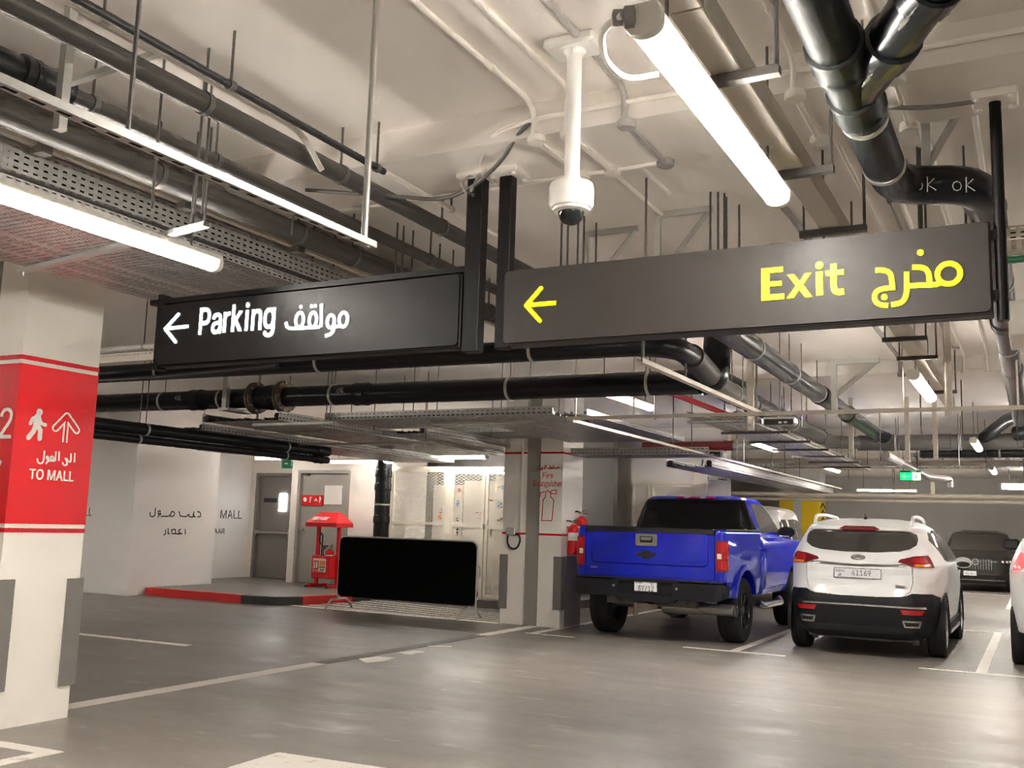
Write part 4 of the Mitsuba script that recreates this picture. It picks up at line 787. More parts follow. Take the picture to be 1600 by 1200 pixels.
class Car:
    def __init__(s, name, label, loc, rot=0.0, scale=1.0):
        s.k = thing(name, label, 'car'); M = trimesh.transformations.rotation_matrix(math.radians(rot), (0, 0, 1)); M[:3, :3] *= scale; M[:3, 3] = loc; s.M = M
    def add(s, name, m, mt, smooth=35, label=None, parent=None, emit=None, kind=None):
        m = tri(m) if hasattr(m, 'to_mesh') else m.copy()
        if not len(m.faces): return None
        m.apply_transform(s.M); return part(parent or s.k, name, m, mt, smooth, label, kind, emit)
    def wheel(s, x, y, r, w, rim_r, side, rim='m_alu', spokes=5):
        d = (side, 0, 0); o = (x, y, r)
        pr = [(rim_r, -w*.42), (r*.80, -w*.5), (r*.94, -w*.47), (r, -w*.36), (r, -w*.10), (r-.008, -w*.09), (r-.008, -w*.06), (r, -w*.05), (r, w*.05), (r-.008, w*.06), (r-.008, w*.09), (r, w*.10), (r, w*.36), (r*.94, w*.47), (r*.80, w*.5), (rim_r, w*.42), (rim_r*.99, w*.3), (rim_r*.96, -w*.3), (rim_r, -w*.42)]
        k = s.add('wheel', lathe(pr, o, d, 40), 'm_rubber', 40)
        s.add('rim', lathe([(rim_r*1.02, w*.43), (rim_r*.97, w*.45), (rim_r*.93, w*.38), (rim_r*.90, -w*.2), (rim_r*.3, -w*.25), (0, -w*.25)], o, d, 36), rim, 40, parent=k)
        sp = []
        for i in range(spokes):
            a = 2*np.pi*i/spokes; u = np.array([0, math.cos(a), math.sin(a)]); vv = np.array([0, -math.sin(a), math.cos(a)]); X = np.array([side, 0, 0.0]); c = np.array(o)
            q = [c+X*(w*.30)+u*rim_r*.12+vv*t for t in (-.035, .035)]+[c+X*(w*.40)+u*rim_r*.95+vv*t for t in (-.05, .05)]
            sp.append(tri(m3.Manifold.hull_points(np.array([p+X*h for p in q for h in (0, -.035)], np.float32).tolist())))
        for m in sp: s.add('spoke', m, rim, False, parent=k)
        s.add('hub', lathe([(.07, w*.28), (.06, w*.36), (0, w*.37)], o, d, 16), rim, parent=k)
        return k

# ---------------------------------------------------------------- blue pickup
P = Car('pickup_truck', 'metallic blue pickup truck with black rear bumper, parked beside the far column', (-4.43, 12.06, 0))
HW = 1.005
def bedshape(d=0.0):
    a = extr(rrect(-HW-d, HW+d, .10-d, 1.90, .07), .60+d, (0, 0, .80-d), (1, 0, 0), (0, 1, 0)); b = extr(rrect(-HW+.035-d, HW-.035+d, .125-d, 1.90, .06), .01, (0, 0, 1.435+d), (1, 0, 0), (0, 1, 0))
    c = extr(rrect(-HW+.03-d, HW-.03+d, .30, 1.90, .04), .02, (0, 0, .60), (1, 0, 0), (0, 1, 0))
    return m3.Manifold.batch_hull([man(a), man(b)])+m3.Manifold.batch_hull([man(c), man(extr(rrect(-HW-d, HW+d, .30, 1.90, .04), .02, (0, 0, .82), (1, 0, 0), (0, 1, 0)))])
YRW, YFW, RW = .99, 4.0, .415
arch = xcyl(-1.4, 1.4, YRW, RW+.02, .50)
fl = []
for sx in (-1, 1):
    fm = man(lathe([(.50, -.12), (.56, -.12), (.575, .0), (.56, .045), (.50, .05), (.50, -.12)], (sx*(HW-.01), YRW, RW+.02), (sx, 0, 0), 48)).trim_by_plane([0, 0, 1], .60)
    fl.append(fm)
bed = bedshape()+fl[0]+fl[1]-arch-man(box(-.82, .82, .17, 1.88, .95, 2))
tgp = rrect(-.865, .865, .83, 1.60, .03)
gap = pxz(tgp.buffer(.007).difference(tgp), 0, .13)
bed = bed-gap-man(box(-.88, .88, -1, .20, 1.375, 1.6))
P.add('bed', bed, 'm_blue', 30)
P.add('tailgate_panel', (m3.Manifold.batch_hull([man(extr(rrect(-.79, .79, .975, 1.40, .075), .02, (0, .095, 0), (1, 0, 0), (0, 0, 1), w=(0, 1, 0))), man(extr(rrect(-.77, .77, .99, 1.40, .07), .01, (0, .082, 0), (1, 0, 0), (0, 0, 1), w=(0, 1, 0)))])), 'm_blue', 35, 'raised tailgate panel')
P.add('tailgate_cap', bbox(-.86, .86, .078, .16, 1.375, 1.45, .012), 'm_black', 30, 'black tailgate top trim')
for sx in (-1, 1): P.add('rail_cap', bbox(sx*.91-.09, sx*.91+.09, .16, 1.9, 1.435, 1.455, .006), 'm_black', 30)
hb = extr(rrect(-.165, .125, 1.215, 1.365, .02), .012, (0, .083, 0), (1, 0, 0), (0, 0, 1), w=(0, -1, 0)); k = P.add('handle_bezel', hb, 'm_grey', 30, 'grey tailgate handle bezel')
P.add('handle_recess', extr(rrect(-.105, .065, 1.255, 1.335, .012), .004, (0, .071, 0), (1, 0, 0), (0, 0, 1), w=(0, -1, 0)), 'm_black', parent=k)
P.add('handle_lever', bbox(-.09, .05, .055, .068, 1.285, 1.325, .004), 'm_grey', parent=k)
bow = Polygon([(-.135, -.025), (-.105, .025), (-.045, .025), (-.05, .05), (.055, .05), (.05, .025), (.135, .025), (.105, -.025), (.045, -.025), (.05, -.05), (-.055, -.05), (-.05, -.025)])
P.add('emblem', extr(affinity.translate(bow, -.02, 1.105), .012, (0, .083, 0), (1, 0, 0), (0, 0, 1), w=(0, -1, 0)), 'm_black', False, 'black bow-tie emblem')
P.add('badge', extr(rrect(-.80, -.70, .905, .925, .004), .006, (0, .10, 0), (1, 0, 0), (0, 0, 1), w=(0, -1, 0)), 'm_chrome', False)
inf = bedshape(.008)
for sx in (-1, 1):
    x0, x1 = sorted((sx*.885, sx*1.2)); k = None
    k = P.add('tail_lamp', (inf ^ pyz(Polygon([(-.1, .93), (.24, .93), (.26, 1.05), (.25, 1.22), (.20, 1.30), (-.1, 1.325)]), x0, x1))-bed, 'm_lampdark', 35, 'red tail lamp')
    for z0, z1 in ((.955, 1.075), (1.16, 1.295)): P.add('lamp_lens', (bedshape(.013) ^ man(box(min(sx*.905, sx*1.2), max(sx*.905, sx*1.2), -.1, .19, z0, z1)))-inf, 'm_lampred', 35, 'red lens', parent=k)
    P.add('lamp_lens', (bedshape(.013) ^ man(box(min(sx*.965, sx*1.2), max(sx*.965, sx*1.2), -.1, .19, 1.085, 1.15)))-inf, 'm_lampred', 35, 'red lens', parent=k)
    P.add('reversing_lens', (bedshape(.014) ^ man(box(min(sx*.905, sx*.96), max(sx*.905, sx*.96), -.1, .2, 1.085, 1.15)))-inf, 'm_lampclear', 35, 'clear reversing lens', parent=k)
# bumper
bp = Polygon([(-1.0, .60), (-.99, .775), (-.45, .775), (-.42, .80), (.42, .80), (.45, .775), (.99, .775), (1.0, .60), (.92, .56), (.42, .57), (.36, .52), (-.36, .52), (-.42, .57), (-.92, .56)])
bm = extr(bp, .15, (0, -.02, 0), (1, 0, 0), (0, 0, 1), w=(0, 1, 0))
bm = man(bm) ^ m3.Manifold.batch_hull([man(extr(rrect(-1.01, 1.01, -.02, .40, .10), .01, (0, 0, .50), (1, 0, 0), (0, 1, 0))), man(extr(rrect(-1.01, 1.01, -.02, .40, .10), .01, (0, 0, .82), (1, 0, 0), (0, 1, 0)))])
bm = bm-man(box(-.36, .36, -.1, .012, .61, .765))+man(bbox(-1.0, -.62, .1, .35, .60, .76, .02))+man(bbox(.62, 1.0, .1, .35, .60, .76, .02))
kb = P.add('rear_bumper', bm, 'm_clad', 30, 'black step bumper')
P.add('step_pad', bbox(-.98, .98, -.02, .12, .785, .805, .006), 'm_black', parent=kb)
for x in (-.42, .42): P.add('parking_sensor', lathe([(0, 0), (.018, 0), (.018, .01), (0, .012)], (x, -.02, .70), (0, -1, 0), 12), 'm_grey', parent=kb)
for x in (-.70, .70): P.add('wing_edge', bbox(x-.27, x+.27, -.028, -.016, .60, .745, .008), 'm_blackgloss', parent=kb)
kp = P.add('number_plate', bbox(-.145, .155, -.005, .004, .645, .78, .002), 'm_plate', False, 'white number plate')
def ptext(car, kp, s, x0, z0, x1, z1, y, m='m_ink', bold=False):
    for g in glyphs(fit(text2d(s, .1, bold), x0, z0, x1, z1)): car.add('plate_character', extr(g, .002, (0, y, 0), (1, 0, 0), (0, 0, 1), w=(0, -1, 0)), m, False, parent=kp)
ptext(P, kp, '59712', -.09, .648, .115, .715, -.005); ptext(P, kp, 'D', .08, .728, .105, .768, -.005); ptext(P, kp, 'DUBAI', -.13, .742, -.045, .765, -.005, bold=True)
# underbody, hitch, exhaust
P.add('spare_wheel', lathe([(.2, 0), (.33, .02), (.37, .1), (.33, .18), (.2, .2), (.2, 0)], (.1, .72, .44), (0, 0, 1), 28), 'm_rubber', 40)
P.add('chassis', cat([box(-.5, -.4, .1, 4.9, .5, .62), box(.4, .5, .1, 4.9, .5, .62), box(-.6, .6, .2, .32, .46, .55), cyl((-.85, YRW, RW), (.85, YRW, RW), .06), lathe([(0, -.17), (.1, -.15), (.16, 0), (.1, .15), (0, .17)], (.05, YRW, RW), (1, 0, 0), 20)]), 'm_skirt')
P.add('tow_hitch', cat([box(-.05, .05, -.02, .3, .43, .50), cyl((-.12, -.02, .38), (-.12, -.02, .50), .025, 10), box(-.15, .16, -.01, .05, .44, .49), lathe([(0, 0), (.03, .01), (.03, .05), (0, .065)], (-.12, -.02, .34), (0, 0, 1), 12)]), 'm_brownsteel', label='rusty tow hitch')
for i, y in enumerate((.36, .50)):
    P.add('exhaust_tip', lathe([(.062, 0), (.068, .01), (.068, .42), (.060, .42), (.055, .2), (.0, .18)], (.62, y, .455-.02*i), (1, 0, 0), 20), 'm_steel', 40, 'steel exhaust tip')
P.add('silencer', cyl((.1, .43, .45), (.64, .43, .45), .09), 'm_steel')
# cab
cabL = [(.56, 1.92, 5.16, .955, 14, 9), (.70, 1.92, 5.26, .99, 14, 9), (.95, 1.92, 5.28, 1.0, 14, 9), (1.22, 1.92, 5.22, .985, 14, 9), (1.30, 1.92, 5.05, .97, 14, 9), (1.345, 1.92, 3.75, .955, 14, 12), (1.40, 1.92, 3.62, .94, 14, 12), (1.6, 1.955, 3.36, .865, 14, 12), (1.80, 2.0, 3.08, .785, 14, 12), (1.87, 2.03, 2.96, .75, 12, 10), (1.915, 2.10, 2.85, .69, 9, 9), (1.94, 2.30, 2.7, .52, 6, 6)]
cab = zloft(cabL); cabi = zloft(cabL, dw=.006)
arf = xcyl(-1.4, 1.4, YFW, RW+.02, .49)
cab = cab-arf
door = Polygon([(2.03, .64), (2.03, 1.40), (3.40, 1.40), (3.42, .66)]); dg = door.buffer(.007).difference(door)
for a, b in ((-1.2, -.955), (.955, 1.2)): cab = cab-(pyz(dg, a, b)-zloft(cabL, dw=-.012))
P.add('cab', cab, 'm_blue', 35)
rwin = Polygon([(-.925, 1.43), (-.735, 1.865), (-.70, 1.88), (.70, 1.88), (.735, 1.865), (.925, 1.43)])
P.add('rear_window', (cabi ^ pxz(rwin, 1.5, 2.4))-cab, 'm_glass', 35, 'dark tinted rear window')
swin = Polygon([(2.16, 1.43), (2.20, 1.79), (2.24, 1.83), (2.90, 1.83), (3.02, 1.78), (3.36, 1.46), (3.33, 1.43)])
for a, b in ((-1.2, -.5), (.5, 1.2)): P.add('side_window', (cabi ^ pyz(swin, a, b))-cab, 'm_glassgrey', 35, 'tinted side window')
P.add('windscreen', (cabi ^ pxz(Polygon([(-.85, 1.44), (-.70, 1.85), (.70, 1.85), (.85, 1.44)]), 2.7, 4.5))-cab, 'm_glass', 35)
hl = cabi ^ man(box(-.27, .27, 1.9, 2.2, 1.885, 1.922))
k = P.add('brake_light', tri((zloft(cabL, dw=.02) ^ man(box(-.26, .30, 1.9, 2.2, 1.888, 1.918)))-cab), 'm_lampred', 35, 'red and clear high brake light')
for a, b in ((-.16, -.09), (.08, .16)): P.add('clear_lens', tri((zloft(cabL, dw=.024) ^ man(box(a, b, 1.9, 2.2, 1.890, 1.916)))-zloft(cabL, dw=.02)), 'm_lampclear', parent=k)
for sx in (-1, 1):
    k = P.add('wing_mirror', tri(m3.Manifold.hull_points((np.array([[sx*(1.06+.13*math.cos(a)), 3.22+t, 1.44+.085*math.sin(a)] for a in np.arange(16)*np.pi/8 for t in (0, .02)]+[[sx*(1.06+.10*math.cos(a)), 3.34, 1.44+.065*math.sin(a)] for a in np.arange(16)*np.pi/8], np.float32)).tolist())), 'm_blackgloss', 40, 'black door mirror')
    P.add('mirror_arm', bbox(min(sx*.9, sx*.99), max(sx*.9, sx*.99), 3.24, 3.32, 1.385, 1.425, .008), 'm_black', parent=k)
    P.add('mirror_glass', extr(affinity.scale(Point(sx*1.06, 1.44).buffer(1, quad_segs=10), .115, .07), .004, (0, 3.221, 0), (1, 0, 0), (0, 0, 1), w=(0, -1, 0)), 'm_glass', False, parent=k)
    P.add('mirror_trim', bbox(sx*1.06-.09, sx*1.06+.05, 3.205, 3.215, 1.372, 1.386, .002), 'm_chrome', parent=k)
    P.add('door_handle', bbox(min(sx*1.0, sx*1.035), max(sx*1.0, sx*1.035), 2.14, 2.36, 1.17, 1.205, .01), 'm_blue')
    P.add('running_board', tube([(sx*.98, 1.85, .46), (sx*1.03, 1.92, .42), (sx*1.03, 2.95, .42), (sx*.98, 3.05, .46)], .05, 14, .05), 'm_chrome', 40, 'chrome side step')
    for y in (YRW, YFW): P.wheel(sx*.885, y, RW, .285, .235, sx, 'm_blackgloss', 6)
P.add('headliner_antenna', cyl((.85, 4.2, 1.33), (.85, 4.2, 1.40), .008, 6), 'm_black') if 0 else None

# ---------------------------------------------------------------- white hatchback-like crossover
def crossover(name, label, loc, rot, paint, L, win, swins, mirror_m):
    pass
S = Car('crossover_car', 'white crossover car with black lower bumper, right of the blue pickup', (-1.92, 12.44, 0))
sl = [(.235, .16, 4.15, .74, 5, 5), (.27, .09, 4.24, .80, 5, 5), (.34, .045, 4.29, .865, 5, 5), (.50, .01, 4.33, .895, 5, 5), (.62, .0, 4.34, .905, 5, 5), (.74, .02, 4.33, .91, 5, 5), (.86, .055, 4.31, .915, 5, 4.5), (.98, .065, 4.26, .915, 5, 6), (1.05, .055, 4.10, .910, 5, 7), (1.09, .06, 3.55, .905, 5, 9), (1.15, .10, 3.35, .89, 5, 9), (1.22, .15, 3.18, .865, 5, 9), (1.30, .21, 3.0, .83, 5, 9), (1.42, .28, 2.74, .77, 4.6, 8), (1.475, .30, 2.62, .735, 4.4, 5), (1.50, .25, 2.56, .715, 4.2, 5), (1.54, .26, 2.45, .685, 4, 5), (1.585, .38, 2.30, .62, 3.6, 5), (1.625, .62, 2.1, .50, 3.2, 5), (1.645, .95, 1.85, .34, 3, 4)]
B0 = zloft(sl, fine=60); IN = zloft(sl, dw=.006, fine=60); IN2 = zloft(sl, dw=.014, fine=60); INm = zloft(sl, dw=-.024, fine=60)
sR, sYR, sYF = .335, .86, 3.46
arches = xcyl(-1.3, -.55, sYR, sR, .385)+xcyl(.55, 1.3, sYR, sR, .385)+xcyl(-1.3, -.55, sYF, sR, .385)+xcyl(.55, 1.3, sYF, sR, .385)
body = B0-arches
hatch = Polygon([(-.60, 1.09), (-.605, .90), (-.575, .80), (-.50, .735), (-.2, .722), (.2, .722), (.50, .735), (.575, .80), (.605, .90), (.60, 1.09), (.60, 1.30), (-.60, 1.30)])
seam = pxz(hatch.buffer(.006).difference(hatch).intersection(sbox(-1, .6, 1, 1.12)), -.2, .6)-INm
dr_ = Polygon([(1.26, .47), (1.20, .8), (1.20, 1.08), (2.16, 1.08), (2.18, .42)]); df_ = Polygon([(2.19, .42), (2.17, 1.08), (3.05, 1.07), (3.10, .42)])
for q in (dr_, df_):
    for a, b in ((-1.2, -.5), (.5, 1.2)): body = body-(pyz(q.buffer(.006).difference(q), a, b)-INm)
body = body-seam-(pxz(LineString([(-.48, .885), (.48, .885)]).buffer(.004), -.2, .3)-zloft(sl, dw=-.006))
S.add('body', body, 'm_carwhite', 35)
S.add('inner_shell', zloft(sl, dw=-.016, fine=60)-xcyl(-1.3, -.55, sYR, sR, .40)-xcyl(.55, 1.3, sYR, sR, .40)-xcyl(-1.3, -.55, sYF, sR, .40)-xcyl(.55, 1.3, sYF, sR, .40), 'm_black', 35)
cl_ = Polygon([(-1, .1), (1, .1), (1, .66), (.90, .70), (.80, .772), (.60, .778), (.53, .745), (.45, .728), (0, .716), (-.45, .728), (-.53, .745), (-.60, .778), (-.80, .772), (-.90, .70), (-1, .66)])
clad = (IN ^ pxz(cl_, -.3, .56))-B0-arches
k = S.add('bumper_cladding', clad, 'm_clad', 35, 'dark grey lower rear bumper')
S.add('bumper_lip', tri((IN2 ^ pxz([(-.62, .30), (.62, .30), (.58, .385), (-.58, .385)], -.3, .4))-IN), 'm_black', parent=k)
S.add('bumper_strip', tri((IN2 ^ pxz([(-.745, .60), (-.74, .625), (-.5, .628), (0, .630), (.5, .628), (.74, .625), (.745, .60), (.5, .608), (0, .612), (-.5, .608)], -.3, .5))-IN), 'm_chrome', 35, 'chrome bumper strip', parent=k)
for p in ([(-.725, .585), (-.47, .59), (-.50, .535), (-.70, .532)],):
    for q in (p, mirx(p)): S.add('reflector', tri((IN2 ^ pxz(q, -.3, .6))-IN), 'm_lampred', 35, 'red bumper reflector', parent=k)
ex = Polygon([(-.685, .458), (-.495, .46), (-.515, .392), (-.665, .39)])
for q in (ex, Polygon(mirx(list(ex.exterior.coords)[:-1]))):
    S.add('exhaust_trim', tri((IN2 ^ pxz(q.buffer(.006).difference(q.buffer(-.012)), -.3, .6))-IN), 'm_alu', 35, 'silver exhaust surround', parent=k)
    S.add('exhaust_mesh', tri((IN2 ^ pxz(q.buffer(-.012), -.3, .6))-zloft(sl, dw=.010, fine=60)), 'm_black', parent=k)
for sx in (-1, 1):
    for y in (sYR, sYF):
        S.add('arch_cladding', (man(lathe([(.385, -.04), (.435, -.035), (.44, .006), (.385, .010), (.385, -.04)], (sx*.90, y, sR), (sx, 0, 0), 44)).trim_by_plane([0, 0, 1], .24)), 'm_clad', 40)
        S.wheel(sx*.80, y, sR, .215, .225, sx, 'm_alu', 5)
    S.add('sill_cladding', bbox(min(sx*.80, sx*.905), max(sx*.80, sx*.905), 1.25, 3.07, .22, .40, .02), 'm_clad')
    S.add('sill_strip', bbox(min(sx*.90, sx*.915), max(sx*.90, sx*.915), 1.4, 2.95, .245, .285, .004), 'm_alu', label='silver sill strip')
wn = Polygon([(-.65, 1.405), (-.63, 1.46), (-.56, 1.488), (.56, 1.488), (.63, 1.46), (.65, 1.405), (.64, 1.335), (.57, 1.285), (.46, 1.255), (.2, 1.235), (-.2, 1.235), (-.46, 1.255), (-.57, 1.285), (-.64, 1.335)])
S.add('rear_window', tri((IN ^ pxz(wn, -.1, .9))-B0), 'm_glassgrey', 35, 'dark rear window')
bl = Polygon([(-.235, 1.512), (-.17, 1.545), (.17, 1.545), (.235, 1.512), (.16, 1.478), (-.16, 1.478)])
S.add('brake_light', tri((IN2 ^ pxz(bl, -.1, .7))-B0), 'm_lampdark', 35, 'red high brake light')
lamp_ = [(-.95, 1.22), (-.80, 1.222), (-.62, 1.205), (-.47, 1.165), (-.455, 1.135), (-.54, 1.115), (-.60, 1.085), (-.95, 1.072)]
for q in (lamp_, mirx(lamp_)):
    k = S.add('tail_lamp', tri((IN2 ^ pxz(q, -.1, .33))-B0), 'm_lampdark', 35, 'dark red wedge tail lamp')
    sg = 1 if q is not lamp_ else -1
    S.add('indicator_lens', tri((zloft(sl, dw=.018, fine=60) ^ pxz([(sg*.63, 1.09), (sg*.63, 1.115), (sg*.83, 1.12), (sg*.82, 1.082)][::sg], -.1, .26))-IN2), 'm_amber', 35, 'amber indicator lens', parent=k)
    S.add('brake_lens', tri((zloft(sl, dw=.018, fine=60) ^ pxz([(sg*.62, 1.125), (sg*.62, 1.19), (sg*.84, 1.20), (sg*.85, 1.13)][::sg], -.1, .26))-IN2), 'm_lampred', 35, 'bright red brake lens', parent=k)
S.add('tailgate_strip', tri((IN2 ^ pxz([(-.56, 1.112), (0, 1.094), (.56, 1.112), (.54, 1.085), (0, 1.068), (-.54, 1.085)], -.1, .4))-B0), 'm_chrome', 35, 'chrome tailgate strip')
em = affinity.translate(unary_union([affinity.scale(Point(0, 0).buffer(1, quad_segs=10), .085, .032).difference(affinity.scale(Point(0, 0).buffer(1, quad_segs=10), .07, .021)), stroke([(-.05, -.015), (0, .022), (.05, -.015)], .014), stroke([(-.075, 0), (.075, 0)], .010)]), 0, 1.172)
S.add('emblem', tri((IN2 ^ pxz(polys(em)[0], -.1, .4))-B0), 'm_steel', 35, 'chrome oval emblem')
S.add('trim_badge', tri((IN2 ^ pxz(rrect(.42, .53, .835, .865, .008), -.1, .4))-B0), 'm_chrome', False, 'small chrome script badge')
kp = S.add('number_plate', bbox(-.27, .27, .036, .045, .925, 1.045, .003), 'm_plate', False, 'white number plate')
S.add('plate_border', extr(rrect(-.268, .268, .927, 1.043, .008).difference(rrect(-.262, .262, .933, 1.037, .006)), .002, (0, .036, 0), (1, 0, 0), (0, 0, 1), w=(0, -1, 0)), 'm_ink', False, parent=kp)
ptext(S, kp, '41169', -.065, .955, .155, 1.022, .036); ptext(S, kp, 'Z', -.225, .942, -.18, .972, .036, bold=True); ptext(S, kp, 'DUBAI', -.25, .995, -.145, 1.02, .036, bold=True)
w1 = Polygon([(.74, 1.42), (.60, 1.33), (.62, 1.28), (1.0, 1.14), (2.05, 1.12), (2.03, 1.52), (1.1, 1.515)]); w1 = Polygon([(.62, 1.40), (.80, 1.485), (1.10, 1.515), (1.34, 1.515), (1.30, 1.13), (1.02, 1.16), (.66, 1.36)])
w2 = Polygon([(1.36, 1.13), (1.40, 1.52), (2.12, 1.515), (2.16, 1.12)]); w3 = Polygon([(2.21, 1.12), (2.17, 1.515), (2.45, 1.49), (3.02, 1.17), (2.95, 1.12)])
for q in (w1, w2, w3):
    for a, b in ((-1.2, -.3), (.3, 1.2)): S.add('side_window', tri((IN ^ pyz(q, a, b))-B0), 'm_glassgrey', 35, 'dark side window')
S.add('windscreen', tri((IN ^ pxz([(-.78, 1.16), (-.62, 1.50), (.62, 1.50), (.78, 1.16)], 2.3, 3.9))-B0), 'm_glass', 35)
for sx in (-1, 1):
    S.add('roof_rail', tube([(sx*.575, .50, 1.555), (sx*.575, .60, 1.665), (sx*.565, 1.2, 1.685), (sx*.555, 2.0, 1.665), (sx*.56, 2.2, 1.58)], .021, 12, .12), 'm_carwhite', 40, 'white roof rail')
    k = S.add('wing_mirror', tri(m3.Manifold.hull_points(np.array([[sx*(.99+.115*math.cos(a)), 2.72, 1.10+.075*math.sin(a)] for a in np.arange(14)*np.pi/7]+[[sx*(.98+.085*math.cos(a)), 2.88, 1.10+.055*math.sin(a)] for a in np.arange(14)*np.pi/7], np.float32).tolist())), 'm_carwhite', 40, 'white door mirror')
    S.add('mirror_base', bbox(min(sx*.86, sx*1.06), max(sx*.86, sx*1.06), 2.73, 2.86, 1.0, 1.06, .015), 'm_black', parent=k); S.add('mirror_glass', extr(affinity.scale(Point(sx*.99, 1.075).buffer(1, quad_segs=10), .085, .038), .003, (0, 2.719, 0), (1, 0, 0), (0, 0, 1), w=(0, -1, 0)), 'm_glass', False, parent=k)
S.add('roof_antenna', cat([trimesh.creation.cone(.03, .05).apply_translation((.0, .78, 1.628)), cyl((0, .78, 1.66), (0, .73, 1.70), .004, 6)]), 'm_black', label='black stub antenna')
S.add('underbody', cat([box(-.62, .62, .3, 4.0, .20, .30), box(-.3, .35, .22, .45, .20, .30), cyl((-.7, sYR, .30), (.7, sYR, .30), .04), box(-.62, -.56, .5, .56, .15, .3), box(.56, .62, .5, .56, .15, .3)]), 'm_skirt')

# ---------------------------------------------------------------- white car cut by the right edge
W = Car('parked_car', 'white car with a glowing red tail lamp, cut off at right', (.585, 12.42, 0))
W0 = zloft(sl, fine=44)-arches; W1 = zloft(sl, dw=.012, fine=44); W.add('body', W0, 'm_carwhite', 35)
wl = [(-1.0, 1.285), (-.78, 1.30), (-.55, 1.26), (-.50, 1.21), (-.70, 1.14), (-1.0, 1.02)]
for q in (wl, mirx(wl)): W.add('tail_lamp', tri((W1 ^ pxz(q, -.1, .45))-W0), 'm_lampred', 35, 'lit red tail lamp', emit=glow((1.1, .03, .03), .2))
W.add('rear_window', tri((zloft(sl, dw=.006, fine=44) ^ pxz(wn, -.1, .9))-W0), 'm_glassgrey', 35)
W.add('bumper_cladding', tri((zloft(sl, dw=.006, fine=44) ^ pxz([(-1, .1), (1, .1), (1, .40), (-1, .40)], -.3, .5))-W0-arches), 'm_clad', 35)
for sx in (-1, 1):
    for y in (sYR, sYF): W.wheel(sx*.80, y, sR, .215, .225, sx, 'm_alu', 5)
for q in (w2, w3):
    for a, b in ((-1.2, -.3), (.3, 1.2)): W.add('side_window', tri((zloft(sl, dw=.006, fine=44) ^ pyz(q, a, b))-W0), 'm_glassgrey', 35)

